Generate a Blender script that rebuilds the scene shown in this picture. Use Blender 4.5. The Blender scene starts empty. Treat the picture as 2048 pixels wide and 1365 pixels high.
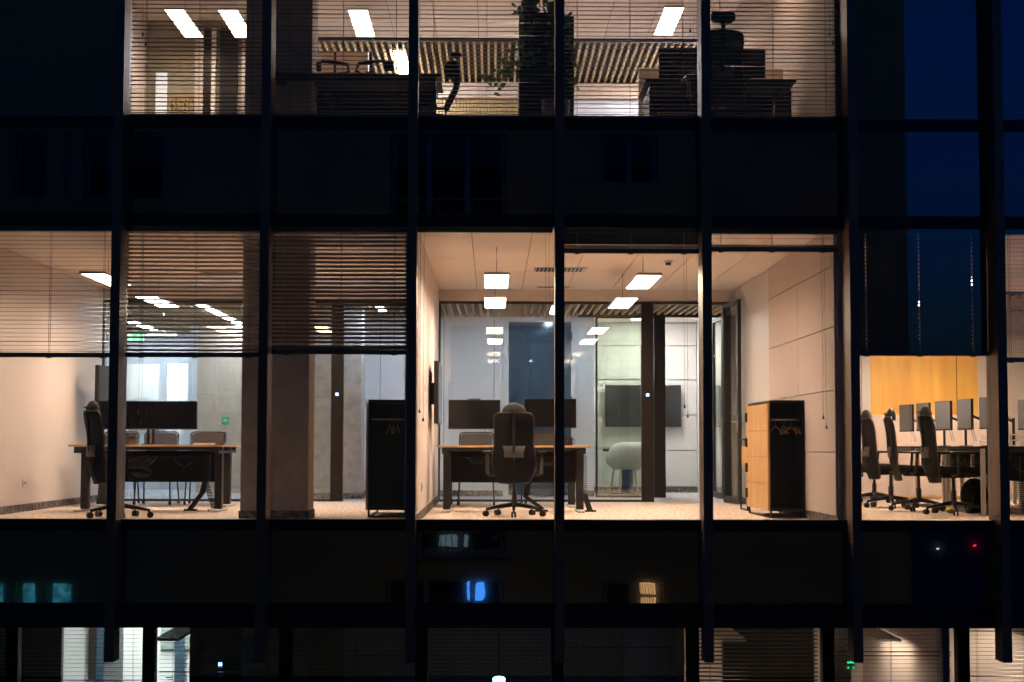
import bpy, bmesh, math, random
from mathutils import Vector, Matrix
random.seed(7)
PI = math.pi
S = bpy.context.scene
COL = S.collection
# ------------------------------------------------------------------ camera
FPX = 3250.0                       # focal length in pixels of the 2048 px wide photograph
CAM = Vector((0.0, -15.08, 0.733))
cd = bpy.data.cameras.new('camera'); cam = bpy.data.objects.new('camera', cd); COL.objects.link(cam)
cd.sensor_width = 36.0; cd.lens = FPX / 2048 * 36.0
cd.clip_start = 0.1; cd.clip_end = 800
ROT = (Matrix.Rotation(-math.atan(39 / FPX), 3, 'Z') @ Matrix.Rotation(PI / 2 + math.atan(211 / FPX), 3, 'X')
       @ Matrix.Rotation(math.radians(0.12), 3, 'Z'))
cam.matrix_world = Matrix.Translation(CAM) @ ROT.to_4x4()
S.camera = cam
# ------------------------------------------------------------------ dusk sky
w = bpy.data.worlds.new('World'); S.world = w; w.use_nodes = True
nt = w.node_tree
sky = nt.nodes.new('ShaderNodeTexSky'); sky.sky_type = 'NISHITA'; sky.sun_disc = False
sky.sun_elevation = math.radians(1.0); sky.sun_rotation = math.radians(0)
sky.air_density = 1.0; sky.dust_density = 0.3; sky.ozone_density = 6.0
bg = nt.nodes['Background']; bg.inputs['Strength'].default_value = 0.082
tint = nt.nodes.new('ShaderNodeMix'); tint.data_type = 'RGBA'; tint.blend_type = 'MULTIPLY'; tint.inputs['Factor'].default_value = 1.0
tint.inputs['B'].default_value = (.18, .58, 1.0, 1)      # long after sunset only the blue is left
nt.links.new(sky.outputs['Color'], tint.inputs['A']); nt.links.new(tint.outputs['Result'], bg.inputs['Color'])
# ------------------------------------------------------------------ exposure and sampling
S.view_settings.view_transform = 'Standard'; S.view_settings.look = 'None'
S.view_settings.exposure = 1.65; S.view_settings.gamma = 1.0
S.cycles.use_denoising = True
S.cycles.max_bounces = 9; S.cycles.diffuse_bounces = 4; S.cycles.glossy_bounces = 4
S.cycles.transparent_max_bounces = 40; S.cycles.transmission_bounces = 4
S.cycles.sample_clamp_indirect = 14.0
S.cycles.caustics_reflective = False; S.cycles.caustics_refractive = False

# ================================================================== materials
def new_mat(name):
    m = bpy.data.materials.new(name); m.use_nodes = True
    t = m.node_tree; b = t.nodes['Principled BSDF']
    return m, t, b

def mat(name, col, rough=0.6, metal=0.0, var=0.12, scale=8.0, bump=0.0, bscale=60.0, spec=0.5, stretch=None, coat=0.0):
    m, t, b = new_mat(name)
    tc = t.nodes.new('ShaderNodeTexCoord'); mp = t.nodes.new('ShaderNodeMapping')
    if stretch: mp.inputs['Scale'].default_value = stretch
    t.links.new(tc.outputs['Object'], mp.inputs['Vector'])
    n = t.nodes.new('ShaderNodeTexNoise'); n.inputs['Scale'].default_value = scale; n.inputs['Detail'].default_value = 5
    t.links.new(mp.outputs['Vector'], n.inputs['Vector'])
    r = t.nodes.new('ShaderNodeValToRGB')
    r.color_ramp.elements[0].position = 0.3; r.color_ramp.elements[1].position = 0.7
    r.color_ramp.elements[0].color = [c * (1 - var) for c in col] + [1]
    r.color_ramp.elements[1].color = [min(1, c * (1 + var)) for c in col] + [1]
    t.links.new(n.outputs['Fac'], r.inputs['Fac']); t.links.new(r.outputs['Color'], b.inputs['Base Color'])
    b.inputs['Roughness'].default_value = rough; b.inputs['Metallic'].default_value = metal
    b.inputs['Specular IOR Level'].default_value = spec
    if coat: b.inputs['Coat Weight'].default_value = coat; b.inputs['Coat Roughness'].default_value = 0.05
    if bump:
        n2 = t.nodes.new('ShaderNodeTexNoise'); n2.inputs['Scale'].default_value = bscale; n2.inputs['Detail'].default_value = 4
        t.links.new(mp.outputs['Vector'], n2.inputs['Vector'])
        bp = t.nodes.new('ShaderNodeBump'); bp.inputs['Strength'].default_value = bump; bp.inputs['Distance'].default_value = 0.01
        t.links.new(n2.outputs['Fac'], bp.inputs['Height']); t.links.new(bp.outputs['Normal'], b.inputs['Normal'])
    return m

def carpet(name, c1, c2, c3):
    m, t, b = new_mat(name)
    tc = t.nodes.new('ShaderNodeTexCoord')
    n = t.nodes.new('ShaderNodeTexNoise'); n.inputs['Scale'].default_value = 24; n.inputs['Detail'].default_value = 3
    v = t.nodes.new('ShaderNodeTexVoronoi'); v.inputs['Scale'].default_value = 55
    t.links.new(tc.outputs['Object'], n.inputs['Vector']); t.links.new(tc.outputs['Object'], v.inputs['Vector'])
    r = t.nodes.new('ShaderNodeValToRGB')
    e = r.color_ramp.elements; e[0].position = 0.36; e[0].color = (*c1, 1); e[1].position = 0.64; e[1].color = (*c3, 1)
    k = e.new(0.5); k.color = (*c2, 1)
    mx = t.nodes.new('ShaderNodeMix'); mx.data_type = 'RGBA'; mx.blend_type = 'MULTIPLY'; mx.inputs['Factor'].default_value = 0.22
    t.links.new(n.outputs['Fac'], r.inputs['Fac']); t.links.new(r.outputs['Color'], mx.inputs['A']); t.links.new(v.outputs['Color'], mx.inputs['B'])
    t.links.new(mx.outputs['Result'], b.inputs['Base Color']); b.inputs['Roughness'].default_value = 0.95
    b.inputs['Specular IOR Level'].default_value = 0.1
    bp = t.nodes.new('ShaderNodeBump'); bp.inputs['Strength'].default_value = 0.6; bp.inputs['Distance'].default_value = 0.01
    t.links.new(v.outputs['Distance'], bp.inputs['Height']); t.links.new(bp.outputs['Normal'], b.inputs['Normal'])
    return m

def wood(name, c1, c2, axis=(1, 1, 12), rough=0.45, scale=3.0):
    m, t, b = new_mat(name)
    tc = t.nodes.new('ShaderNodeTexCoord'); mp = t.nodes.new('ShaderNodeMapping'); mp.inputs['Scale'].default_value = axis
    t.links.new(tc.outputs['Object'], mp.inputs['Vector'])
    n = t.nodes.new('ShaderNodeTexNoise'); n.inputs['Scale'].default_value = scale; n.inputs['Detail'].default_value = 8; n.inputs['Distortion'].default_value = 0.8
    t.links.new(mp.outputs['Vector'], n.inputs['Vector'])
    r = t.nodes.new('ShaderNodeValToRGB'); e = r.color_ramp.elements
    e[0].position = 0.32; e[0].color = (*c1, 1); e[1].position = 0.68; e[1].color = (*c2, 1)
    t.links.new(n.outputs['Fac'], r.inputs['Fac']); t.links.new(r.outputs['Color'], b.inputs['Base Color'])
    b.inputs['Roughness'].default_value = rough
    return m

def glass(name, tint, base=0.045, wav=0.0, grime=0.0):
    """thin pane: straight transmission plus a mirror reflection that grows towards grazing angles"""
    m = bpy.data.materials.new(name); m.use_nodes = True; t = m.node_tree
    for n in list(t.nodes):
        if n.type == 'BSDF_PRINCIPLED': t.nodes.remove(n)
    out = t.nodes['Material Output']
    tr = t.nodes.new('ShaderNodeBsdfTransparent'); tr.inputs['Color'].default_value = (*tint, 1)
    gl = t.nodes.new('ShaderNodeBsdfGlossy'); gl.inputs['Roughness'].default_value = 0.0; gl.inputs['Color'].default_value = (1, 1, 1, 1)
    lw = t.nodes.new('ShaderNodeLayerWeight'); lw.inputs['Blend'].default_value = 0.5
    pw = t.nodes.new('ShaderNodeMath'); pw.operation = 'POWER'; pw.inputs[1].default_value = 5
    ma = t.nodes.new('ShaderNodeMath'); ma.operation = 'MULTIPLY_ADD'; ma.inputs[1].default_value = 0.9; ma.inputs[2].default_value = base
    t.links.new(lw.outputs['Facing'], pw.inputs[0]); t.links.new(pw.outputs[0], ma.inputs[0])
    mx = t.nodes.new('ShaderNodeMixShader'); t.links.new(ma.outputs[0], mx.inputs['Fac'])
    t.links.new(tr.outputs[0], mx.inputs[1]); t.links.new(gl.outputs[0], mx.inputs[2])
    last = mx
    tc = t.nodes.new('ShaderNodeTexCoord')
    if wav:
        n = t.nodes.new('ShaderNodeTexNoise'); n.inputs['Scale'].default_value = 1.6; n.inputs['Detail'].default_value = 1
        bp = t.nodes.new('ShaderNodeBump'); bp.inputs['Strength'].default_value = wav; bp.inputs['Distance'].default_value = 0.01
        t.links.new(tc.outputs['Object'], n.inputs['Vector']); t.links.new(n.outputs['Fac'], bp.inputs['Height']); t.links.new(bp.outputs['Normal'], gl.inputs['Normal'])
    if grime:
        df = t.nodes.new('ShaderNodeBsdfDiffuse'); df.inputs['Color'].default_value = (.55, .52, .48, 1)
        n3 = t.nodes.new('ShaderNodeTexNoise'); n3.inputs['Scale'].default_value = 2.5; n3.inputs['Detail'].default_value = 9; n3.inputs['Roughness'].default_value = .7
        t.links.new(tc.outputs['Object'], n3.inputs['Vector'])
        mr = t.nodes.new('ShaderNodeMapRange'); mr.inputs['From Min'].default_value = .4; mr.inputs['From Max'].default_value = .75; mr.inputs['To Max'].default_value = grime
        t.links.new(n3.outputs['Fac'], mr.inputs['Value'])
        m2 = t.nodes.new('ShaderNodeMixShader'); t.links.new(mr.outputs[0], m2.inputs['Fac'])
        t.links.new(mx.outputs[0], m2.inputs[1]); t.links.new(df.outputs[0], m2.inputs[2]); last = m2
    t.links.new(last.outputs[0], out.inputs['Surface'])
    return m

def emit(name, col, strength):
    m = bpy.data.materials.new(name); m.use_nodes = True; t = m.node_tree
    b = t.nodes['Principled BSDF']; b.inputs['Base Color'].default_value = (.8, .8, .8, 1)
    b.inputs['Emission Color'].default_value = (*col, 1); b.inputs['Emission Strength'].default_value = strength
    return m

def mesh_fabric(name, col, alpha, scale=500):
    """woven see-through mesh: part of the light passes straight through"""
    m, t, b = new_mat(name)
    b.inputs['Base Color'].default_value = (*col, 1); b.inputs['Roughness'].default_value = 0.7; b.inputs['Specular IOR Level'].default_value = 0.08
    tc = t.nodes.new('ShaderNodeTexCoord'); n = t.nodes.new('ShaderNodeTexNoise'); n.inputs['Scale'].default_value = 4
    t.links.new(tc.outputs['Object'], n.inputs['Vector'])
    mr = t.nodes.new('ShaderNodeMapRange'); mr.inputs['To Min'].default_value = alpha - .06; mr.inputs['To Max'].default_value = alpha + .06
    t.links.new(n.outputs['Fac'], mr.inputs['Value']); t.links.new(mr.outputs[0], b.inputs['Alpha'])
    return m

WARM = (1.0, 0.745, 0.565); COOL = (0.62, 0.78, 1.0); NEUT = (1.0, 0.93, 0.88)
M = {}
M['bronze'] = mat('bronze_aluminium', (.045, .036, .03), .42, .6, .15, 5)
M['fin'] = mat('fin_aluminium', (.20, .118, .060), .42, .30, .12, 4)
M['mullion_in'] = mat('inner_mullion_aluminium', (.09, .065, .05), .38, .6, .10, 4)
M['transom'] = mat('transom_black', (.010, .009, .008), .4, .3, .2, 5)
M['spandrel'] = mat('spandrel_glass', (.004, .006, .008), .0, 0, .1, 2, .05, 1.5, spec=1.0, coat=1.0)
M['wall'] = mat('painted_wall', (.62, .56, .52), .75, 0, .03, 1.5, .05, 140)
M['wall_w'] = mat('white_wall', (.66, .66, .68), .6, 0, .03, 1.5, .04, 140)
M['wall_gloss'] = mat('gloss_white_panel', (.55, .50, .46), .42, 0, .02, 2, spec=.35)
M['pad'] = mat('felt_wall_panel', (.50, .42, .38), .95, 0, .06, 70, .25, 260, spec=.1)
M['pad_c'] = mat('speckled_felt_panel', (.60, .59, .57), .95, 0, .12, 90, .25, 260, spec=.1)
M['ceil'] = mat('mineral_ceiling', (.74, .66, .60), .9, 0, .03, 60, .1, 200, spec=.15)
M['gap'] = mat('shadow_gap', (.05, .045, .04), .9)
M['carpet'] = carpet('office_carpet', (.42, .32, .25), (.76, .62, .51), (.97, .86, .75))
M['carpet_g'] = carpet('corridor_carpet', (.20, .19, .19), (.45, .43, .43), (.70, .68, .68))
M['tile'] = mat('pale_stone_floor', (.42, .43, .42), .35, 0, .08, 3)
M['base'] = carpet('speckled_skirting', (.05, .045, .045), (.16, .14, .13), (.32, .29, .27))
M['concrete'] = mat('concrete', (.46, .42, .38), .8, 0, .16, 5, .25, 45)
M['concrete2'] = mat('pitted_concrete', (.40, .385, .37), .8, 0, .22, 9, .35, 40)
M['oak'] = wood('oak_edge', (.46, .25, .09), (.62, .36, .15), (1, 14, 14))
M['door_wood'] = wood('orange_oak', (.44, .235, .075), (.60, .345, .13), (8, 8, 1.2), scale=1.6)
M['wall_wood'] = wood('orange_veneer_wall', (.68, .36, .07), (.90, .53, .12), (3, 3, .35), .5, 1.5)
M['lath'] = wood('slat_wood', (.42, .29, .13), (.60, .44, .22), (2, 2, 10))
M['olive'] = wood('olive_veneer', (.30, .27, .20), (.38, .34, .26), (3, 3, .5), .5)
M['beige'] = wood('beige_veneer', (.50, .37, .27), (.60, .46, .35), (3, 3, .5), .5)
M['black'] = mat('black_metal', (.014, .013, .013), .45, .1, .2, 8)
M['blackp'] = mat('black_plastic', (.016, .015, .015), .42, 0, .2, 9, spec=.25)
M['darkp'] = mat('dark_door_post', (.018, .012, .010), .35, 0, .2, 4, spec=.2)
M['darkin'] = mat('dark_laminate', (.012, .011, .012), .55, 0, .2, 6, spec=.2)
M['screen'] = mat('switched_off_screen', (.007, .006, .006), .14, 0, .3, 30, spec=.35)
M['tv'] = mat('tv_screen', (.028, .028, .03), .14, 0, .15, 3, spec=.6)
M['monback'] = mat('grey_monitor_face', (.12, .125, .14), .35, 0, .08, 4)
M['grey'] = mat('grey_metal', (.38, .37, .36), .35, .6, .1, 6)
M['greyleg'] = mat('pale_leg', (.52, .48, .45), .4, .2, .08, 6)
M['chair_mesh'] = mesh_fabric('chair_mesh', (.012, .010, .010), .9)
M['vis_mesh'] = mesh_fabric('visitor_mesh', (.07, .055, .05), .74)
M['chair_frame'] = mat('chair_frame', (.030, .024, .021), .4, .1, .15, 6, spec=.25)
M['fabric'] = mat('black_fabric', (.014, .012, .013), .9, 0, .2, 40, .2, 200, spec=.08)
M['headrest'] = mat('headrest_foam', (.030, .024, .021), .6, 0, .15, 12, spec=.2)
M['label'] = mat('grey_lumbar_pad', (.07, .065, .06), .6, 0, .2, 60)
M['white_shell'] = mat('white_shell_chair', (.50, .48, .47), .5, 0, .05, 5)
M['ash'] = wood('ash_legs', (.40, .29, .18), (.55, .42, .28), (2, 2, 10))
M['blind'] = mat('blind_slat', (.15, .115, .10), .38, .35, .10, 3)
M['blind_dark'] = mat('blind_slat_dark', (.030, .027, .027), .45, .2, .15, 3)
M['rail'] = mat('blind_rail', (.035, .028, .032), .4, .4, .1, 5)
M['cord'] = mat('blind_cord', (.10, .08, .07), .8)
M['cordl'] = mat('pale_blind_cord', (.60, .55, .50), .8)
M['white'] = mat('white_plastic', (.72, .70, .68), .4, 0, .03, 5)
M['frame_w'] = mat('white_frame', (.62, .62, .64), .45, 0, .03, 5)
M['bluepaint'] = mat('blue_plastic', (.03, .05, .16), .5)
M['navy'] = mat('dark_blue_door', (.045, .075, .115), .10, 0, .12, 2, spec=.6)
M['leaf'] = mat('leaf', (.11, .26, .05), .5, 0, .35, 25)
M['pot'] = mat('grey_pot', (.12, .115, .115), .6)
M['glass'] = glass('facade_glass', (.93, .94, .93), .072, .03, .0045)
M['glass_in'] = glass('partition_glass', (.94, .965, .95), .060, 0, .0)
M['glass_green'] = glass('green_glass', (.89, .94, .88), .055)
M['lamp'] = emit('warm_diffuser', WARM, 22.5); M['lamp_a'] = emit('warm_diffuser_side', WARM, 13)
M['lamp_up'] = emit('warm_diffuser_upper', WARM, 7.5)
M['lamp_c'] = emit('cool_diffuser', COOL, 40)
M['lamp_m'] = emit('neutral_diffuser', (1, .95, .9), 22); M['lamp_l'] = emit('lobby_diffuser', (.85, .97, 1), 13)
M['lamp_g'] = emit('ground_floor_diffuser', (.92, 1, .94), 18)
M['lamp_d'] = emit('open_office_diffuser', (1, .70, .50), 46)
M['grey_green'] = mat('grey_green_glass', (.24, .29, .28), .2)
M['lamp_u'] = emit('upper_cool_diffuser', (.85, .87, 1), 90)
M['lamp_e'] = emit('open_office_diffuser_front', (1, .70, .50), 12)
M['lamp_s'] = emit('blue_spot', (.25, .5, 1), 3.2)
M['led'] = emit('led_panel', (.25, .45, 1), 2.2)
M['green'] = mat('green_sign', (.01, .35, .16), .5)
M['green_e'] = emit('backlit_green', (.02, .55, .22), .9)
M['sign_w'] = emit('sign_white', (.75, 1, .85), .8)

# ================================================================== mesh helpers
class MB:
    def __init__(s): s.bm = bmesh.new()
    def box(s, x0, x1, y0, y1, z0, z1):
        v = [s.bm.verts.new(p) for p in ((x0, y0, z0), (x1, y0, z0), (x1, y1, z0), (x0, y1, z0), (x0, y0, z1), (x1, y0, z1), (x1, y1, z1), (x0, y1, z1))]
        for f in ((0, 3, 2, 1), (4, 5, 6, 7), (0, 1, 5, 4), (1, 2, 6, 5), (2, 3, 7, 6), (3, 0, 4, 7)): s.bm.faces.new([v[i] for i in f])
        return s
    def quad(s, *pts):
        s.bm.faces.new([s.bm.verts.new(p) for p in pts]); return s
    def tube(s, pts, r, n=8, cap=True, taper=None):
        pts = [Vector(p) for p in pts]; rings = []
        for i, p in enumerate(pts):
            d = (pts[min(i + 1, len(pts) - 1)] - pts[max(i - 1, 0)]).normalized()
            a = d.cross(Vector((0, 0, 1)));
            if a.length < 1e-3: a = Vector((1, 0, 0))
            a.normalize(); b = d.cross(a)
            rr = r if taper is None else r + (taper - r) * i / (len(pts) - 1)
            rings.append([s.bm.verts.new(p + (a * math.cos(2 * PI * k / n) + b * math.sin(2 * PI * k / n)) * rr) for k in range(n)])
        for i in range(len(rings) - 1):
            for k in range(n):
                s.bm.faces.new((rings[i][k], rings[i][(k + 1) % n], rings[i + 1][(k + 1) % n], rings[i + 1][k]))
        if cap:
            s.bm.faces.new(rings[0][::-1]); s.bm.faces.new(rings[-1])
        return s
    def ell(s, c, rx, ry, rz, nu=14, nv=9, cut=None):
        g = []
        for j in range(nv + 1):
            t = -PI / 2 + PI * j / nv
            g.append([s.bm.verts.new((c[0] + rx * math.cos(t) * math.cos(2 * PI * k / nu), c[1] + ry * math.cos(t) * math.sin(2 * PI * k / nu),
                                      c[2] + rz * (math.sin(t) if cut is None else max(cut, math.sin(t))))) for k in range(nu)])
        for j in range(nv):
            for k in range(nu):
                s.bm.faces.new((g[j][k], g[j][(k + 1) % nu], g[j + 1][(k + 1) % nu], g[j + 1][k]))
        return s
    def prism(s, outline, y0, y1):
        """outline in x,z extruded along y"""
        a = [s.bm.verts.new((x, y0, z)) for x, z in outline]; b = [s.bm.verts.new((x, y1, z)) for x, z in outline]
        s.bm.faces.new(a); s.bm.faces.new(b[::-1]); n = len(a)
        for i in range(n): s.bm.faces.new((a[i], b[i], b[(i + 1) % n], a[(i + 1) % n]))
        return s
    def grid(s, rows, thick=None):
        """rows: list of rows of points; a sheet, given thickness along -normal by the caller's solidify"""
        g = [[s.bm.verts.new(p) for p in r] for r in rows]
        for i in range(len(g) - 1):
            for k in range(len(g[i]) - 1): s.bm.faces.new((g[i][k], g[i][k + 1], g[i + 1][k + 1], g[i + 1][k]))
        return s

def build(name, mb, m, parent=None, smooth=False, bevel=0.0, solid=0.0, loc=None):
    bm = mb.bm; bmesh.ops.remove_doubles(bm, verts=bm.verts, dist=1e-6)
    bmesh.ops.recalc_face_normals(bm, faces=bm.faces)
    me = bpy.data.meshes.new(name); bm.to_mesh(me); bm.free()
    me.materials.append(M[m] if isinstance(m, str) else m)
    o = bpy.data.objects.new(name, me); COL.objects.link(o)
    if parent is not None: o.parent = parent
    if loc is not None: o.location = loc
    if smooth:
        for p in me.polygons: p.use_smooth = True
    if solid:
        md = o.modifiers.new('thick', 'SOLIDIFY'); md.thickness = solid; md.offset = 0
    if bevel:
        md = o.modifiers.new('edge', 'BEVEL'); md.width = bevel; md.segments = 2; md.limit_method = 'ANGLE'
    return o

def tag(o, label, cat, group=None):
    o['label'] = label; o['category'] = cat
    if group: o['group'] = group
    return o
def thing(name, label, cat, loc=(0, 0, 0), rz=0.0, group=None):
    o = bpy.data.objects.new(name, None); COL.objects.link(o); o.location = loc; o.rotation_euler = (0, 0, rz)
    o.empty_display_size = .1
    return tag(o, label, cat, group)
def struct(name, mb, m, **k):
    o = build(name, mb, m, **k); o['kind'] = 'structure'; return o
def kids(o): return [c for c in bpy.data.objects if c.parent == o]
def copy_tree(o, parent=None):
    c = o.copy(); COL.objects.link(c); c.parent = parent
    for ch in kids(o): copy_tree(ch, c)
    return c
def put(o, loc, rz, label, group=None):
    c = copy_tree(o); c.location = loc; c.rotation_euler = (0, 0, rz); c['label'] = label
    if group: c['group'] = group
    return c
def bx(*a): return MB().box(*a)

# ================================================================== dimensions
MX = [-3.45 + 1.355 * k for k in range(-3, 11)]          # mullion lines
UP = 3.745                                               # storey height
YP = 6.64                                                # glazed partitions
CH = 2.83                                                # ceiling
X0, X1 = MX[0], MX[-1]

# ================================================================== office building shell
ob = thing('office_building', 'dark office building with lit rooms behind a grid of black fins and glass', 'building', (0, 0, 0))
for k, x in enumerate(MX):
    lowend = -1.215
    build('fin', bx(x - .043, x + .043, -.25, -.012, lowend, 9.0), 'fin', ob, bevel=.004)
    f = build('mullion', bx(x - .032, x + .032, .012, .15, -.72, 9.0), 'mullion_in', ob, bevel=.005)
bands = [(-.795, -.705, 0), (-.045, .060, 0), (2.776, 2.894, 0), (3.697, 3.811, 0), (6.53, 6.64, 0)]
for z0, z1, _ in bands:
    build('transom', bx(X0, X1, -.022, .13, z0, z1), 'transom', ob, bevel=.004)
for k in range(len(MX) - 1):
    a, b = MX[k] + .043, MX[k + 1] - .043
    for z0, z1 in ((.060, 2.776), (3.811, 6.53)):
        build('window_pane', bx(MX[k] + .033, MX[k + 1] - .033, -.006, .006, z0, z1), 'glass', ob)
    for z0, z1 in ((-.705, -.045), (2.894, 3.697), (6.64, 9.0)):
        build('spandrel_panel', bx(MX[k] + .033, MX[k + 1] - .033, -.008, .004, z0, z1), 'spandrel', ob)
# slabs inside the spandrel zone
build('floor_slab', bx(X0, X1, .16, 14, -.72, -.06), 'gap', ob)
build('floor_slab', bx(X0, X1, .16, 14, CH + .07, UP - .06), 'gap', ob)
build('floor_slab', bx(X0, X1, .16, 14, UP + CH + .07, 9), 'gap', ob)
build('soffit', bx(X0, X1, -.02, 1.30, -.93, -.80), 'bronze', ob)
build('fascia', bx(X0, X1, 1.28, 1.42, -1.03, -.932), mat('fascia_paint', (.13, .13, .16), .5), ob)
build('side_wall', bx(X0 - 6, X0 - .05, -.02, 14, -4.2, 9), 'transom', ob)
build('side_wall', bx(X1 + .05, X1 + 6, -.02, 14, -4.2, 9), 'transom', ob)
for k, x in enumerate(MX):
    build('ground_mullion', bx(x - .02, x + .10, 1.27, 1.42, -4.0, -1.03), 'transom', ob, bevel=.004)
for k in range(len(MX) - 1):
    build('ground_window', bx(MX[k] + .10, MX[k + 1] - .02, 1.335, 1.347, -3.72, -1.03), 'glass', ob)

# ================================================================== interior setting
def ceiling_tiles(name, x0, x1, y0, y1, z, cx):
    """sheet ceiling broken into 0.6 m tiles with a fine groove between them"""
    mb = MB(); g = .004
    nx0 = math.floor((x0 - cx) / .6); x = cx + nx0 * .6
    while x < x1:
        a, b = max(x + g, x0), min(x + .6 - g, x1)
        y = y1 - 0.02
        while y > y0:
            c, d = max(y - 1.2 + g, y0), y - g
            if b > a and d > c: mb.box(a, b, c, d, z, z + .02)
            y -= 1.2
        x += .6
    o = struct(name, mb, 'ceil')
    struct('ceiling_grid', bx(x0, x1, y0, y1, z + .012, z + .06), 'gap')
    return o
def slat_ceiling(x0, x1, y0, y1, z, step=.103):
    mb = MB(); x = x0 + .03
    while x < x1:
        mb.box(x, x + .032, y0, y1, z, z + .07); x += step
    struct('slatted_ceiling', mb, 'lath')
    struct('ceiling_void', bx(x0, x1, y0, y1, z + .22, z + .26), 'gap')

XA0, XA1, XB0, XB1 = -5.20, -.82, -.72, 3.25
struct('floor', bx(XA0 - .1, X1, .13, YP, -.05, 0), 'carpet')
struct('floor', bx(X0, X1, YP, 13.9, -.05, 0), 'carpet_g')
for nm, x0, x1, cx in (('ceiling', XA0, XA1, -4.4), ('ceiling', XB0, XB1, .39 - .6), ('ceiling', 3.37, X1, 3.6)):
    ceiling_tiles(nm, x0, x1, .30, YP, CH, cx)
struct('ceiling_edge', bx(X0, X1, .131, .30, CH + .0, CH + .06), 'ceil')
def wall(x0, x1, y0, y1, z0=0., z1=CH, m='wall'): return struct('wall', bx(x0, x1, y0, y1, z0, z1), m)
wall(XA0 - .12, XA0, .155, YP - .05)
wall(XA1, XB0, .155, YP - .05)
wall(XB1, 3.37, .155, YP - .05)
wall(X0, XA0 - .13, 3.0, 3.1)
# skirting
struct('skirting', bx(XA0 + .001, XA0 + .014, .16, YP - .06, 0, .085), 'base')
struct('skirting', bx(XB0 + .001, XB0 + .014, .16, YP - .06, 0, .085), 'base')
struct('skirting', bx(XB1 - .014, XB1 - .001, .16, YP - .06, 0, .085), 'base')
# bulkheads above partitions
struct('bulkhead', bx(XA0, XA1, YP - .03, YP + .05, 2.675, CH), 'wall')
struct('bulkhead', bx(XB0, XB1, YP - .03, YP + .05, 2.675, CH), 'wall')
# felt wall panels on the right wall of the centre office
mb = MB()
for (ya, yb) in ((.17, 1.99), (1.997, 3.8)):
    for (za, zb) in ((.09, .680), (.687, 1.267), (1.274, 1.866), (1.873, 2.447), (2.454, 2.82)):
        mb.box(XB1 - .028, XB1 - .002, ya, yb, za, zb)
pw = build('acoustic_panels', mb, 'pad', bevel=.004)
tag(pw, 'pinkish felt panels in rows covering the wall behind the dark wardrobe', 'acoustic panels')
wp = build('gloss_panel', bx(XB1 - .012, XB1 - .002, 3.83, 6.2, .09, 2.82), 'wall_gloss')
tag(wp, 'glossy pale wall panel mirroring the open office door beside it', 'wall panel')

# structural columns
def column(x0, x1, y0, y1, z0, z1, m='concrete'):
    struct('concrete_column', bx(x0, x1, y0, y1, z0, z1), m, bevel=.008)
    struct('skirting', bx(x0 - .012, x1 + .012, y0 - .012, y1 + .012, z0, z0 + .085), 'base')
column(-2.53, -1.85, 1.33, 1.86, 0, CH)
column(-2.53, -1.85, 1.33, 1.86, UP, UP + CH)
column(-2.49, -1.82, 7.60, 8.1, 0, 2.9, 'concrete2')
struct('concrete_column', bx(-2.53, -1.85, 1.55, 2.1, -3.74, -.93), 'concrete')

# ------------------------------------------------------------------ glazed partitions
def partition(x0, x1, label, zf=0.0, top=2.675, joints=(), posts=(), glassmat='glass_in', Y=YP, door=None):
    p = thing('glass_partition', label, 'glass partition', ((x0 + x1) / 2, Y, zf))
    cx = (x0 + x1) / 2; a, b = x0 - cx, x1 - cx
    mb = MB(); mb.box(a, b, -.03, .03, top - .035, top); mb.box(a, b, -.03, .03, 0, .03); mb.box(a, a + .025, -.03, .03, .03, top - .035)
    build('frame', mb, 'black', p)
    xs = [a + .025] + [j - cx for j in joints] + [b]
    for i in range(len(xs) - 1):
        build('glass_pane', bx(xs[i] + .002, xs[i + 1] - .002, -.006, .006, .03, top - .035), glassmat, p)
    return p, cx
pB, cB = partition(XB0 + .002, 1.99, 'clear glass partition behind the desk with the single task chair', joints=(.10, .86))
pA, cA = partition(XA0 + .002, -2.15, 'clear glass partition behind the desk with two joined monitors', joints=(-4.4, -3.3))

def door_post(x0, x1, label):
    t = thing('door_post', label, 'door post', ((x0 + x1) / 2, YP, 0)); hw = (x1 - x0) / 2
    build('post_panel', bx(-hw, hw, -.05, .05, 0, 2.675), 'darkp', t, bevel=.003)
    build('touch_panel', bx(-.035, .035, -.058, -.051, 1.38, 1.47), 'blackp', t)
    s = MB()
    for i in (0, 1):
        for j in (0, 1): s.box(-.020 + i * .021, -.002 + i * .021, -.0605, -.0585, 1.405 + j * .02, 1.422 + j * .02)
    build('display', s, 'led', t)
    sw = build('light_switch', bx(-.042, .042, -.060, -.051, 1.13, 1.215), 'chair_frame', t)
    build('rocker', bx(-.020, .020, -.064, -.061, 1.15, 1.195), 'darkp', sw)
    build('socket', bx(-.035, .035, -.058, -.051, .28, .35), 'chair_frame', t)
    return t
door_post(1.99, 2.155, 'dark door post with light switch right of the round headrest chair desk')
door_post(-2.15, -1.985, 'dark door post with light switch seen beside the wide concrete pillar')
# headers over the door openings
hd = build('door_frame', bx(2.155, XB1 - .15, -.05, .05, 2.64, 2.675).box(XB1 - .15, XB1 - .06, -.05, .05, 0, 2.675), 'black', loc=(0, YP, 0))
tag(hd, 'black frame round the open glass door in the centre office', 'door frame')
hd = build('door_frame', bx(-1.985, -1.0, -.05, .05, 2.60, 2.675).box(-1.0, XA1, -.05, .05, 0, 2.675), 'black', loc=(0, YP, 0))
tag(hd, 'black door frame partly hidden by the wardrobe edge near the pillar', 'door frame')

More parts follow.
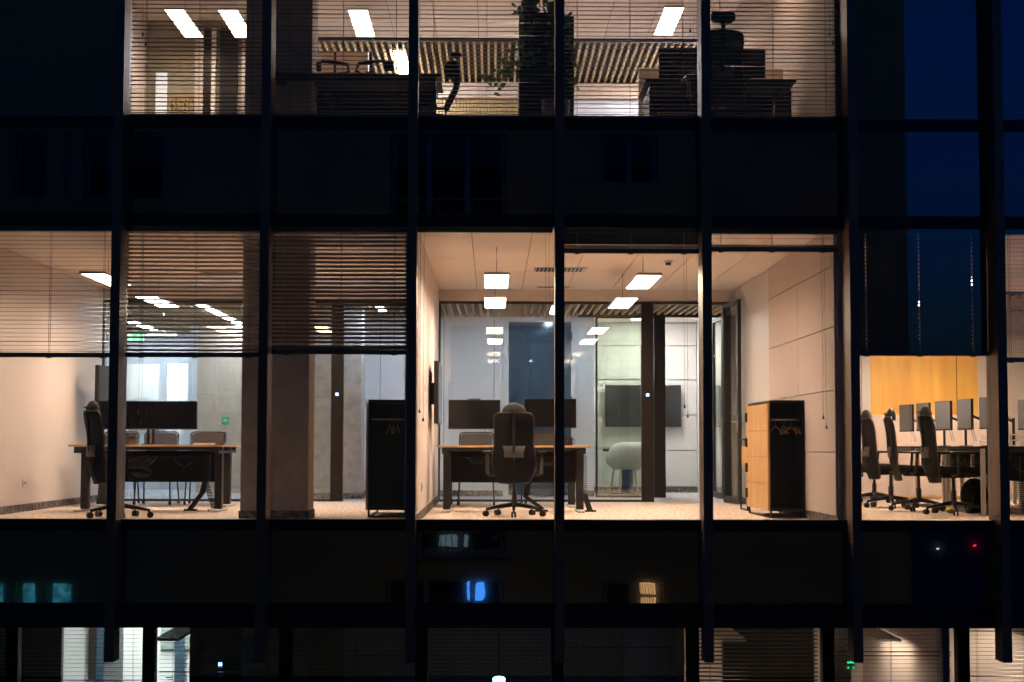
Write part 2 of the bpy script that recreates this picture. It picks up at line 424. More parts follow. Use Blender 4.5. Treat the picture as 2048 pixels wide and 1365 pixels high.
def glass_door(x, y, rz, w, h, label, gm='glass_in'):
    d = thing('glass_door', label, 'glass door', (x, y, 0), rz)
    f = MB(); f.box(0, .045, -.022, .022, .012, h); f.box(w - .055, w, -.022, .022, .012, h); f.box(.045, w - .055, -.022, .022, h - .05, h); f.box(.045, w - .055, -.022, .022, .012, .09)
    build('door_frame', f, 'black', d, bevel=.002)
    build('glass_pane', bx(.046, w - .056, -.005, .005, .09, h - .05), gm, d)
    hh = MB(); hh.box(w - .045, w - .012, -.030, .030, .93, 1.15)
    hh.tube([(w - .03, -.03, 1.05), (w - .03, -.065, 1.05), (w - .15, -.07, 1.05)], .009)
    hh.tube([(w - .03, .03, 1.05), (w - .03, .065, 1.05), (w - .15, .07, 1.05)], .009)
    build('handle', hh, 'grey', d)
    return d
glass_door(3.10, 6.60, math.radians(-86), .93, 2.63, 'open black framed glass door standing into the centre office')
# ------------------------------------------------------------------ corridor behind the offices
YF = 8.9
slat_ceiling(-3.2, XB1 + 3, YP + .06, YF, 2.65)
slat_ceiling(X0, -3.2, YP + .06, 13.5, 2.65)
slat_ceiling(3.4, X1, 6.9, 12.5, 2.75)
wall(-2.3, .16, YF, YF + .1, 0, 2.9, 'wall_w')
wall(.16, 1.24, YF, YF + .1, 2.60, 2.9, 'wall_w')
wall(1.24, 1.50, YF, YF + .1, 0, 2.9, 'wall_w')
wall(-2.42, -2.3, 8.1, 12.4, 0, 2.9, 'wall_w')
struct('skirting', bx(-2.3, .16, YF - .013, YF, 0, .09), 'base')
struct('skirting', bx(1.24, 1.5, YF - .013, YF, 0, .09), 'base')
mbj = MB()
for x in (-1.66, -.72, .02): mbj.box(x, x + .008, YF - .004, YF - .001, .1, 2.6)
struct('wall_joint', mbj, 'gap')
nd = thing('blue_door', 'dark blue glossy door in white frame behind the centre office glass', 'door', (.70, YF, 0))
build('leaf', bx(-.46, .46, -.02, .02, .02, 2.57), 'navy', nd)
build('frame', bx(-.54, -.462, -.03, .05, 0, 2.60).box(.462, .54, -.03, .05, 0, 2.60).box(-.462, .462, -.03, .05, 2.572, 2.60), 'frame_w', nd)
for z in (.5, 1.35, 2.0, 2.3): build('hinge', bx(.452, .475, -.045, -.031, z, z + .12), 'black', nd)
# meeting room beyond the corridor
XC0, XC1, YC0, YC1 = 1.50, 3.30, 8.55, 11.1
struct('wall', bx(XC0 - .0, XC1 + .12, YC1, YC1 + .1, 0, 2.9), 'wall_w')
struct('wall', bx(XC1, XC1 + .1, YC0, YC1, 0, 2.9), 'wall_w')
struct('wall', bx(XC0 - .1, XC0, YC0 + .45, YC1, 0, 2.9), 'wall_w')
struct('ceiling', bx(XC0, XC1, YC0 + .06, YC1, 2.74, 2.78), 'ceil')
struct('bulkhead', bx(XC0 - .25, XC1 + .1, YC0 - .04, YC0 + .06, 2.62, 2.9), 'black')
mb = MB()
for (za, zb) in ((.10, .66), (.68, 1.23), (1.25, 1.80), (1.82, 2.35), (2.37, 2.72)): mb.box(XC0 + .01, XC1 - .01, YC1 - .035, YC1 - .002, za, zb)
o = build('acoustic_panels', mb, 'pad_c', bevel=.004); tag(o, 'pale speckled felt panels behind the wall screen of the small meeting room', 'acoustic panels')
struct('skirting', bx(XC0, XC1, YC1 - .05, YC1 - .036, 0, .09), 'base')
pC = thing('glass_partition', 'greenish glass front of the small meeting room beyond the corridor', 'glass partition', (1.95, YC0, 0))
build('glass_pane', bx(-.42, .40, -.006, .006, .03, 2.60), 'glass_green', pC)
build('frame', bx(-.45, -.421, -.03, .03, 0, 2.62).box(-.42, .40, -.03, .03, 0, .03).box(.401, .565, -.05, .05, 0, 2.62).box(-.42, .40, -.03, .03, 2.601, 2.62), 'darkp', pC)
glass_door(3.22, 8.5, math.radians(-87), .72, 2.58, 'open glass door of the small meeting room seen through the office doorway', 'glass_green')

def tv(loc, rz, w, h, label, depth=.05):
    t = thing('wall_screen', label, 'wall screen', loc, rz)
    build('housing', bx(-w / 2, w / 2, 0, depth, -h / 2, h / 2), 'blackp', t, bevel=.004)
    build('display', bx(-w / 2 + .008, w / 2 - .008, -.003, -.0005, -h / 2 + .014, h / 2 - .008), 'tv', t)
    build('bracket', bx(-.15, .15, depth, depth + .06, -.12, .12), 'black', t)
    return t
tv((2.415, YC1 - .16, 1.385), 0, 1.22, .67, 'large dark screen on the padded back wall of the small meeting room')
tv((XB0 + .115, 3.75, 1.34), math.radians(90), 1.22, .70, 'dark wall screen on the left wall of the centre office')
tv((-4.785, 5.42, 1.40), math.radians(76), .72, .66, 'grey wall screen turned out from the bright left wall')

# ------------------------------------------------------------------ lobby behind the left office
YL = 12.4
struct('wall', bx(X0, -6.55, YL, YL + .1, 0, 2.9), 'wall_w')
struct('wall', bx(-6.55, -4.6, YL, YL + .1, 2.12, 2.9), 'wall_w')
struct('wall', bx(-4.62, -2.42, 10.4, 10.5, 0, 2.9), 'beige')
struct('wall', bx(-4.74, -4.62, 10.4, YL, 0, 2.9), 'wall_w')
struct('wall', bx(X0, X1, 13.9, 14.0, -.05, 2.9), 'wall_w')
lf = thing('lobby_window', 'white framed glazed screen glowing behind the two joined monitors', 'glazed screen', (-5.6, YL, 0))
fr = MB()
for a, b in ((-1.0, -.90), (-.02, .10), (.46, .58), (.82, .98)): fr.box(a, b, -.04, .04, 0, 2.12)
fr.box(-.9, -.02, -.04, .04, 0, .9).box(.10, .46, -.04, .04, 0, .9)
fr.box(-.9, -.02, -.03, .03, 1.50, 1.53)
build('frame', fr, 'frame_w', lf)
build('glass_pane', bx(-.9, -.02, -.005, .005, .9, 1.5), 'glass_in', lf)
build('glass_pane', bx(.58, .82, -.005, .005, 0, 2.12), 'glass_in', lf)
for x, mm in ((-5.95, 'navy'), (-5.35, 'grey'), (-6.3, 'grey'), (-4.9, 'navy')):
    o = build('pinboard', bx(x - .14, x + .14, 13.86, 13.895, 1.0, 1.42), mm)
    tag(o, {-5.95: 'dark blue panel on the far bright lobby wall', -5.35: 'grey panel right of the dark blue panel in the bright lobby', -6.3: 'pale grey panel farthest left in the bright lobby', -4.9: 'blue panel above the right monitor edge in the bright lobby'}[x], 'wall panel')
sd = thing('white_door', 'white framed door in the beige wall near the green sign', 'door', (-3.40, 10.4, 0))
build('frame', bx(-.45, -.38, -.03, .0, 0, 1.50).box(-.38, .45, -.03, 0, 1.44, 1.50), 'frame_w', sd)
build('leaf', bx(-.38, .45, -.015, -.001, 0, 1.44), 'monback', sd)
# green safety sign and blue box
gs = thing('safety_sign', 'square green safety sign on the beige wall beside the white door', 'safety sign', (-4.17, 10.39, 1.13))
build('plate', bx(-.055, .055, -.012, -.002, -.055, .055), 'green', gs, bevel=.01)
build('symbol', bx(-.028, .028, -.0155, -.0125, -.012, .018).box(-.036, -.014, -.0155, -.0125, -.018, -.0125).box(.014, .036, -.0155, -.0125, -.018, -.0125), 'white', gs)
o = build('call_box', bx(-4.19, -4.15, 10.36, 10.39, .80, .95), 'bluepaint', bevel=.004); tag(o, 'slim blue box on the beige wall below the green sign', 'call box')
# hanging exit sign
es = thing('exit_sign', 'hanging green exit sign with arrow and running figure behind the blinds', 'exit sign', (-5.42, 9.4, 2.36))
build('plate', bx(-.17, .17, -.012, .012, -.075, .075), 'sign_w', es)
s = MB(); s.box(.0, .16, -.0165, -.0125, -.065, .065); build('field', s, 'green_e', es)
s = MB(); s.box(-.15, -.125, -.0165, -.0125, -.06, .06); s.prism([(-.10, .035), (-.055, -.045), (-.04, -.035), (-.085, .045)], -.0165, -.0125); s.prism([(-.10, -.05), (-.045, -.05), (-.045, -.005), (-.06, -.02), (-.09, -.035)], -.0165, -.0125)
build('arrow', s, 'green_e', es)
s = MB(); s.ell((.09, -.019, .035), .014, .003, .014, 10, 6); s.prism([(.06, .015), (.115, .02), (.10, -.01), (.12, -.05), (.105, -.055), (.085, -.02), (.06, -.055), (.045, -.05), (.068, -.01)], -.0205, -.0175)
build('running_figure', s, 'sign_w', es)
for q in (-.12, .12): build('cord', MB().tube([(q, 0, .075), (q, 0, .29)], .003), 'black', es)

# ------------------------------------------------------------------ open office at the right
struct('wall', bx(3.37, 5.62, 9.0, 9.1, 0, 2.9), 'wall_w')
struct('wall', bx(5.62, 7.22, 9.0, 9.1, 0, 2.9), 'wall_wood')
struct('wall', bx(7.22, X1, 9.0, 9.1, 0, 2.9), 'wall')
mbj = MB()
for x in (6.9, 7.55): mbj.box(x, x + .01, 8.994, 8.999, 0, 2.9)
mbj.box(5.48, 5.488, 8.994, 8.999, 0, 2.8)
struct('wall_joint', mbj, 'gap')
lp = thing('low_screen', 'long low pinkish divider screen in front of the orange wood wall', 'divider screen', (5.6, 7.9, 0))
build('panel', bx(-2.2, 1.75, -.025, .025, .05, 1.19), 'pad', lp, bevel=.006)
for x in (-2.0, -.2, 1.6): build('foot', bx(x - .03, x + .03, -.15, .15, 0, .049), 'black', lp)

# ================================================================== lamps
def pendant(loc, label, m='lamp', L=1.35, W=.235, drop=.36, group='linear pendant lamps', tilt=0):
    t = thing('pendant_lamp', label, 'pendant lamp', loc, 0, group)
    build('housing', bx(-W / 2 - .012, W / 2 + .012, -L / 2 - .012, L / 2 + .012, .012, .026), 'white', t, bevel=.008)
    build('rim', bx(-W / 2 - .014, -W / 2 - .001, -L / 2 - .014, L / 2 + .014, -.003, .0115).box(W / 2 + .001, W / 2 + .014, -L / 2 - .014, L / 2 + .014, -.003, .0115)
          .box(-W / 2 - .001, W / 2 + .001, -L / 2 - .014, -L / 2 - .001, -.003, .0115).box(-W / 2 - .001, W / 2 + .001, L / 2 + .001, L / 2 + .014, -.003, .0115), 'white', t)
    build('diffuser', bx(-W / 2, W / 2, -L / 2, L / 2, -.002, .0115), m, t, bevel=.004)
    build('cable', MB().tube([(0, 0, .027), (0, .005, drop * .5), (.0, 0, drop)], .0035, 6), 'black', t)
    return t
ZL = 2.45
lampB = pendant((.04, 1.80, ZL), 'lit pendant lamp nearest the window in the centre office, above the task chair')
for (x, y, z, m, l) in (
        (.03, 4.32, ZL, 'lamp', 'lit pendant lamp hanging deeper in the centre office, in line with the nearest one'),
        (1.57, 1.80, ZL, 'lamp', 'lit pendant lamp near the window beside the ceiling smoke detector'),
        (1.56, 4.32, ZL, 'lamp', 'lit pendant lamp above the dark door post of the centre office'),
        (-4.0, 1.80, ZL, 'lamp_a', 'lit pendant lamp close to the bright left wall behind the half lowered blind'),
        (-4.0, 4.32, ZL, 'lamp', 'lit pendant lamp above the two joined monitors behind the blind'),
        (-2.50, 4.32, ZL, 'lamp', 'lit pendant lamp hidden behind the wide concrete pillar'),
        (4.95, 1.80, ZL, 'lamp_e', 'lit pendant lamp at the right edge over the rows of desks'),
        (5.05, 4.6, ZL, 'lamp_d', 'lit pendant lamp deep over the row of black chairs at the right'),
        (6.6, 3.2, ZL, 'lamp_e', 'lit pendant lamp above the grey monitors at the right'),
        (6.2, 7.0, ZL, 'lamp_d', 'lit pendant lamp in front of the orange wood wall'),
        (-1.70, 5.62, UP + ZL - .01, 'lamp_up', 'upper floor lit pendant lamp over the monitor arms'),
        (-4.00, 5.70, UP + ZL - .01, 'lamp_up', 'upper floor lit pendant lamp behind the left blind by the pale wall'),
        (-3.33, 5.70, UP + ZL - .01, 'lamp_up', 'upper floor lit pendant lamp beside the dark pillar behind the left blind'),
        (2.25, 5.45, UP + ZL - .01, 'lamp_up', 'upper floor lit pendant lamp left of the chair headrest'),
        (.2, 2.6, UP + ZL - .01, 'lamp_up', 'upper floor pendant lamp hanging out of sight above the plant'),
        (2.6, 2.2, UP + ZL - .01, 'lamp_up', 'upper floor pendant lamp hanging out of sight over the right desk')):
    c = put(lampB, (x, y, z), 0, l)
    if m != 'lamp':
        for k in kids(c):
            if k.name.startswith('diffuser'):
                k.data = k.data.copy(); k.data.materials[0] = M[m]
def strip(loc, L, W, label, m='lamp_c', ax='y'):
    t = thing('strip_light', label, 'strip light', loc, 0, 'recessed strip lights')
    a, b = (W / 2, L / 2) if ax == 'y' else (L / 2, W / 2)
    build('diffuser', bx(-a, a, -b, b, -.004, .012), m, t)
    build('housing', bx(-a - .01, a + .01, -b - .01, b + .01, .013, .06), 'white', t)
    return t
strip((.87, 7.75, 2.645), 1.1, .08, 'bluish strip light behind the centre office glass near the dark blue door')
strip((-1.56, 7.45, 2.645), .9, .09, 'short bluish strip light above the open doorway beside the pillar')
strip((-3.98, 9.1, 2.645), 4.2, .07, 'long bluish strip light running away behind the left blinds')
strip((-5.6, 11.0, 2.645), 1.6, .12, 'bluish strip light in the lobby hidden by the blind bar')
strip((-5.6, 13.2, 2.60), 1.6, .5, 'bright white light of the room behind the lobby screen', 'lamp_l')
strip((2.35, 9.9, 2.73), 1.2, .30, 'neutral light in the ceiling of the small meeting room', 'lamp_m')
strip((-1.40, 9.40, UP + 2.78), 1.70, .12, 'bright bluish strip light on the upper slatted ceiling left of centre', 'lamp_u')
strip((3.0, 9.4, UP + 2.78), 1.5, .11, 'bluish strip light on the upper slatted ceiling at the dark monitor', 'lamp_u')
strip((-3.45, 9.2, UP + 2.60), 1.5, .14, 'bluish strip light behind the upper left blind by the dark pillar')
strip((-4.9, 8.2, -1.0), 2.4, .4, 'white light of the ground floor hall at the left', 'lamp_g')
sp = thing('spot_globe', 'made-up glowing globe giving the bluish bright spot low in the dark ground floor room', 'glowing globe', (.095, 6.0, -2.255))  # globe and stem made up to give the bright bluish spot
build('globe', MB().ell((0, 0, 0), .085, .06, .055, 16, 10), 'lamp_s', sp, smooth=True); build('stem', MB().tube([(0, 0, .055), (0, 0, 1.38)], .008, 8), 'black', sp)

# ================================================================== ceiling things
def vent(loc, w, d, label):
    t = thing('ceiling_vent', label, 'ceiling vent', loc, 0, 'ceiling air vents')
    build('frame', bx(-w / 2, w / 2, -d / 2, d / 2, -.006, -.001), 'grey', t)
    mb = MB(); n = 12
    for i in range(n):
        x = -w / 2 + .03 + (w - .06) * i / n; mb.box(x, x + (w - .06) / n * .5, -d / 2 + .03, d / 2 - .03, -.011, -.0065)
    build('louvres', mb, 'gap', t)
    return t
vent((.80, 4.08, CH), .62, .45, 'slotted ceiling vent between the two rows of pendant lamps')
vent((.80, 6.2, CH), .45, .14, 'narrow ceiling vent near the glass partition top')
vent((-3.3, 4.6, CH), .5, .3, 'slotted ceiling vent behind the left slats')
sm = thing('smoke_detector', 'small round smoke detector on the ceiling of the centre office', 'smoke detector', (1.98, 3.15, CH))
build('base_ring', MB().tube([(0, 0, -.002), (0, 0, -.02)], .055, 16), 'white', sm)
build('sensor', MB().tube([(0, 0, -.02), (0, 0, -.05)], .03, 14), 'chair_frame', sm)

# ================================================================== blinds
def blind(k, zt, zb, tilt, label, Y=.075, pitch=.0395, m='blind', holes=False, x0=None, x1=None, wid=.050, pull=None, base=.032, jit=0, stack=0):
    a = MX[k] + base + .004 if x0 is None else x0; b = MX[k + 1] - base - .004 if x1 is None else x1
    cx = (a + b) / 2; hw = (b - a) / 2
    t = thing('venetian_blind', label, 'venetian blind', (cx, Y, zb), 0, 'venetian blinds')
    H = zt - zb; mb = MB()
    cords = [-hw * .78, 0.0, hw * .78]
    zs = []
    if stack:
        zs = [.036 + .0035 * i for i in range(stack)]
    z = H - .045; lo = (zs[-1] + .03) if zs else .045
    while z > lo: zs.append(z); z -= pitch
    if zs and zs[-1] - lo > .012 and not stack: zs.append(lo)
    for z in zs:
        sag = random.uniform(-.0014, .0014) if jit else 0; z += random.uniform(-.0012, .0012) if jit else 0
        an = math.radians(tilt + (random.uniform(-1, 1) * jit) + (14 if jit and random.random() < .08 else 0)) if z > lo or not stack else 0
        us = [-wid / 2, -wid * .16, wid * .16, wid / 2]
        pts = [(u * math.cos(an), u * math.sin(an) + .003 * (1 - (2 * u / wid) ** 2)) for u in us]
        if not holes:
            mb.grid([[(-hw, y, z + q) for y, q in pts], [(0, y, z + q - .0015 + sag) for y, q in pts], [(hw, y, z + q + sag) for y, q in pts]])
        else:
            xs = [-hw]
            for c in cords: xs += [c - .0035, c + .0035]
            xs.append(hw)
            for i in range(0, len(xs) - 1):
                hole = (i % 2 == 1)
                for j in range(3):
                    if hole and j == 1: continue
                    mb.grid([[(xs[i], pts[j][0], z + pts[j][1]), (xs[i], pts[j + 1][0], z + pts[j + 1][1])], [(xs[i + 1], pts[j][0], z + pts[j][1]), (xs[i + 1], pts[j + 1][0], z + pts[j + 1][1])]])
    build('slats', mb, m, t, smooth=False)
    build('bottom_rail', bx(-hw, hw, -.028, .028, -.012, .030), 'rail', t, bevel=.004)
    build('head_rail', bx(-hw, hw, -.03, .03, H - .04, H), 'rail', t)
    for c in cords:
        mb = MB()
        for y in (-.027, .027): mb.box(c - .0016, c + .0016, y - .001, y + .001, .01, H - .03)
        build('ladder_cord', mb, 'cordl' if holes else 'cord', t)
        build('rail_clip', bx(c - .022, c + .022, -.031, .031, -.020, -.0125), 'rail', t)
    if pull:
        px, pz = pull
        mb = MB().tube([(px - cx, .05, pz - zb), (px - cx, .05, H - .05)], .0016, 5).tube([(px - cx + .03, .05, pz - .09 - zb), (px - cx + .025, .05, H - .05)], .0016, 5)
        p = build('pull_cord', mb, 'cord', t)
        kn = MB()
        for dx, dz in ((0, 0), (.03, -.09)): kn.tube([(px - cx + dx, .05, pz + dz - zb), (px - cx + dx, .05, pz + dz - zb - .035)], .005, 8, True, .012)
        build('knob', kn, 'black', p)
    return t
T0 = 2.774
# middle floor
blind(1, T0, 1.56, 0, 'brown blind half lowered at a dark window at the far left', jit=1)
blind(2, T0, 1.565, 0, 'half lowered blind with thin open slats over the bright left wall', jit=2, pull=(-3.52, 1.40))
blind(3, T0, 1.57, -19, 'half lowered blind with thick slats over the glowing exit sign', jit=1, pull=(-3.30, 1.06))
blind(4, T0, 1.60, -25, 'half lowered blind with tilted slats in front of the concrete pillar', jit=1)
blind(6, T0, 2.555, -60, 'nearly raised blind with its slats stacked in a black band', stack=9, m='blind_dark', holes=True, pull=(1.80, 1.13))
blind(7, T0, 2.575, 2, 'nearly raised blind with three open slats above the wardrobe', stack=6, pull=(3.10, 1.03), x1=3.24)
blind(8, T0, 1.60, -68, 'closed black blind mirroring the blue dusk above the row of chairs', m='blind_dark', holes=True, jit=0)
blind(9, T0, 1.545, 3, 'half lowered blind with bright slats at the right edge of the middle floor', jit=1)
blind(10, T0, 1.50, 2, 'half lowered blind outside the right edge')
# centre office window: raised completely, only its cords hang down
rc = thing('venetian_blind', 'fully raised blind of the centre window, only its thin cords hanging', 'venetian blind', (-.08, .075, 2.70), 0, 'venetian blinds')
build('head_rail', bx(-.64, .64, -.03, .03, .036, .072), 'rail', rc)
cdm = MB()
for x, z in ((-.60, -1.62), (-.565, -1.70), (.58, -2.1), (.61, -2.0)): cdm.tube([(x, .05, z), (x, .05, .04)], .0016, 5)
pc = build('pull_cord', cdm, 'cord', rc)
kn = MB()
for x, z in ((-.60, -1.62), (-.565, -1.70)): kn.tube([(x, .05, z), (x, .05, z - .035)], .005, 8, True, .012)
build('knob', kn, 'black', pc)
# upper floor
upl = {1: 'upper floor blind at a dark room far left', 2: 'upper floor closed dark blind at the left window', 3: 'upper floor blind with thick slats over two slanted bright lamps',
       4: 'upper floor blind with lit slats in front of the dark pillar and monitor arms', 5: 'upper floor blind with fine slats over the desk lamp and fluted wood wall',
       6: 'upper floor blind with fine slats in front of the hanging plant cabinet', 7: 'upper floor blind in front of the oval chair headrest',
       8: 'upper floor closed blind mirroring blue sky beside the dark house edge', 9: 'upper floor closed blind mirroring plain blue sky at the right edge', 10: 'upper floor blind outside the right edge'}
for k in range(1, 11):
    dark = k in (1, 2, 8, 9, 10)
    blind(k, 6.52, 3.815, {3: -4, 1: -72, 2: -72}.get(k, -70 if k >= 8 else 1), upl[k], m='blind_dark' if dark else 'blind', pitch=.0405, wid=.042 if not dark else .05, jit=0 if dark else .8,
          pull={6: (1.87, 4.70), 7: (3.20, 4.68), 3: (-3.32, 4.64)}.get(k))
# ground floor
gl = {0: 'ground floor blind at the far left edge', 1: 'ground floor blind with teal reflections at the left', 2: 'ground floor blind over the bright white hall left of the fin',
      3: 'ground floor blind over the bright hall with the unlit lamp', 4: 'ground floor blind at the dark brown window', 5: 'ground floor blind with faint grey slats left of centre',
      6: 'ground floor blind above the bluish spot light', 7: 'ground floor blind with wide grey slats right of centre', 8: 'ground floor blind over the large dark wall opening',
      9: 'ground floor blind beside the small green sign', 10: 'short ground floor blind with its bar above the beige wall', 11: 'ground floor blind at the far right edge'}
for k in range(0, 12):
    zb = -1.47 if k >= 10 else -3.6
    blind(k, -1.04, zb, {7: 14, 5: 4}.get(k, -5), gl[k], Y=1.50, x0=MX[k] + .105, x1=MX[k + 1] - .025, wid=.042, pitch=.041, jit=.6)

# ================================================================== office furniture
def rrect(w, h, r, n=5):
    pts = []
    for cx, cy, a0 in ((w / 2 - r, h / 2 - r, 0), (-w / 2 + r, h / 2 - r, 90), (-w / 2 + r, -h / 2 + r, 180), (w / 2 - r, -h / 2 + r, 270)):
        for i in range(n + 1):
            a = math.radians(a0 + 90 * i / n); pts.append((cx + r * math.cos(a), cy + r * math.sin(a)))
    return pts

def task_chair(label, loc, rz):
    t = thing('task_chair', label, 'office chair', loc, rz, 'black task chairs with headrests')
    for k in range(5):
        a = math.radians(-90 + 72 * k); c, s = math.cos(a), math.sin(a)
        leg = MB().tube([(c * .03, s * .03, .125), (c * .17, s * .17, .105), (c * .30, s * .30, .078)], .026, 8, True, .014)
        build('base_leg', leg, 'chair_frame', t, smooth=True)
        wl = MB()
        for q in (-1, 1):
            ox, oy = -s * .017 * q, c * .017 * q
            p = Vector((c * .315 + ox, s * .315 + oy, .031)); ax = Vector((-s, c, 0)) * .009
            wl.tube([p - ax, p + ax], .030, 14)
        wl.tube([(c * .30, s * .30, .09), (c * .308, s * .308, .04)], .010, 6)
        build('castor', wl, 'blackp', t, smooth=False)
    build('gas_lift', MB().tube([(0, 0, .10), (0, 0, .26)], .030, 12).tube([(0, 0, .26), (0, 0, .42)], .018, 12), 'black', t)
    mech = MB().box(-.11, .11, -.16, .10, .40, .455).tube([(-.16, .02, .43), (-.28, .04, .42)], .008, 6).tube([(0, -.12, .43), (0, -.24, .45), (0, -.29, .60)], .028, 8)
    build('tilt_mechanism', mech, 'blackp', t, bevel=.006)
    rows = []
    for j in range(7):
        y = -.23 + .47 * j / 6; r = []
        for i in range(9):
            u = -1 + 2 * i / 8; wdt = .25 * (1 - .10 * abs(j - 3) / 3)
            r.append((u * wdt, y, .475 + .022 * u * u - .045 * max(0, (j - 4) / 2) ** 2 + .01 * (j == 0)))
        rows.append(r)
    build('seat', MB().grid(rows), 'fabric', t, smooth=True, solid=.055)
    # high back: outline narrows at the waist, leans back at the top
    prof = [(.36, .150, -.205), (.46, .205, -.235), (.56, .232, -.262), (.66, .215, -.272), (.76, .195, -.268), (.88, .198, -.278), (.98, .205, -.298), (1.045, .200, -.312), (1.075, .165, -.318)]
    rows = []
    for z, hw, y in prof:
        rows.append([(hw * u, y - .055 * (1 - u * u) + .0, z) for u in [-1 + 2 * i / 10 for i in range(11)]])
    build('backrest', MB().grid(rows), 'chair_mesh', t, smooth=True, solid=.012)
    loop = [(hw, y, z) for z, hw, y in prof] + [(u * .165, -.318 - .05 * (1 - u * u), 1.078) for u in (.6, .2, -.2, -.6)] + [(-hw, y, z) for z, hw, y in prof[::-1]] + [(u * .15, -.205 - .05 * (1 - u * u), .355) for u in (-.5, 0, .5)]
    loop.append(loop[0])
    build('back_frame', MB().tube(loop, .013, 8), 'chair_frame', t, smooth=True)
    build('spine', MB().tube([(0, -.29, .50), (0, -.335, .70), (0, -.345, .90), (0, -.375, 1.06), (0, -.36, 1.13)], .019, 8), 'blackp', t, smooth=True)
    build('lumbar_pad', MB().grid([[(u * .15, -.275 - .055 * (1 - u * u) - .012, z) for u in (-1, -.5, 0, .5, 1)] for z in (.62, .68, .74)]), 'label', t, smooth=True, solid=.01)
    hr = build('headrest', MB().ell((0, -.305, 1.075), .130, .055, .115, 18, 10, -.25), 'headrest', t, smooth=True)
    hr.rotation_euler = (0, 0, 0)
    build('headrest_clip', bx(-.045, .045, -.385, -.362, 1.11, 1.125), 'label', hr)
    for q in (-1, 1):
        arm = build('armrest', MB().tube([(q * .22, -.10, .43), (q * .285, -.06, .45), (q * .29, -.04, .66)], .018, 8), 'chair_frame', t, smooth=True)
        build('arm_pad', bx(q * .29 - .042, q * .29 + .042, -.14, .12, .662, .690), 'blackp', arm, bevel=.010)
    return t
ch = task_chair('single black task chair with round brown headrest seen from behind at the centre desk', (.235, 2.12, 0), math.radians(-2))
put(ch, (-3.80, 1.62, 0), math.radians(-54), 'black task chair seen from the side at the desk with two joined monitors')
for (x, y, a, l) in ((5.06, 2.75, -84, 'nearest black task chair of the row at the right, tallest against the orange wall'),
                     (4.94, 3.75, -99, 'middle black task chair of the row at the right'),
                     (4.86, 4.75, -80, 'farthest black task chair of the row, beside the window mullion'),
                     (5.0, 6.2, -85, 'low black task chair pushed under the far desk at the right'),
                     (6.3, 2.3, 100, 'black task chair on the other side of the desks at the right edge')):
    put(ch, (x, y, 0), math.radians(a), l)

def visitor_chair(label, loc, rz):
    t = thing('visitor_chair', label, 'meeting chair', loc, rz, 'black mesh meeting chairs')
    o = [(x, z + .74) for x, z in rrect(.43, .34, .05)]
    build('back_mesh', MB().prism([(x * .94, (z - .74) * .92 + .74) for x, z in o], -.205, -.200), 'vis_mesh', t)
    pts = [(x, -.205, z) for x, z in o]; build('back_frame', MB().tube(pts + [pts[0]], .011, 6), 'blackp', t, smooth=True)
    build('seat', MB().prism(rrect(.44, .42, .06), 0, .05), 'fabric', t, bevel=.01).rotation_euler = (PI / 2, 0, 0)
    for c in kids(t):
        if c.name.startswith('seat'): c.location = (0, .02, .48)
    for q in (-1, 1):
        build('leg', MB().tube([(q * .20, -.20, .60), (q * .205, -.17, .43), (q * .225, -.23, .05)], .010, 6).tube([(q * .205, -.17, .43), (q * .205, .18, .43), (q * .225, .22, .05)], .010, 6), 'blackp', t)
        build('arm', MB().tube([(q * .215, -.205, .66), (q * .25, -.10, .665), (q * .25, .12, .66), (q * .21, .17, .44)], .010, 6), 'blackp', t)
        for y in (-.23, .22): build('castor', MB().tube([(q * .225 - .014, y, .026), (q * .225 + .014, y, .026)], .026, 12), 'blackp', t)
    return t
vc = visitor_chair('black mesh meeting chair at the far left side of the centre desk', (-.20, 5.55, 0), PI)
put(vc, (.62, 5.5, 0), PI + .1, 'black mesh meeting chair behind the right monitor of the centre desk')
put(vc, (-3.62, 5.55, 0), PI + .05, 'black mesh meeting chair with its clear back right of the joined monitors')
put(vc, (-4.22, 5.5, 0), PI - .05, 'black mesh meeting chair behind the gap between the joined monitors')
put(vc, (-4.72, 5.6, 0), PI + .1, 'black mesh meeting chair mostly hidden by the thick window fin')

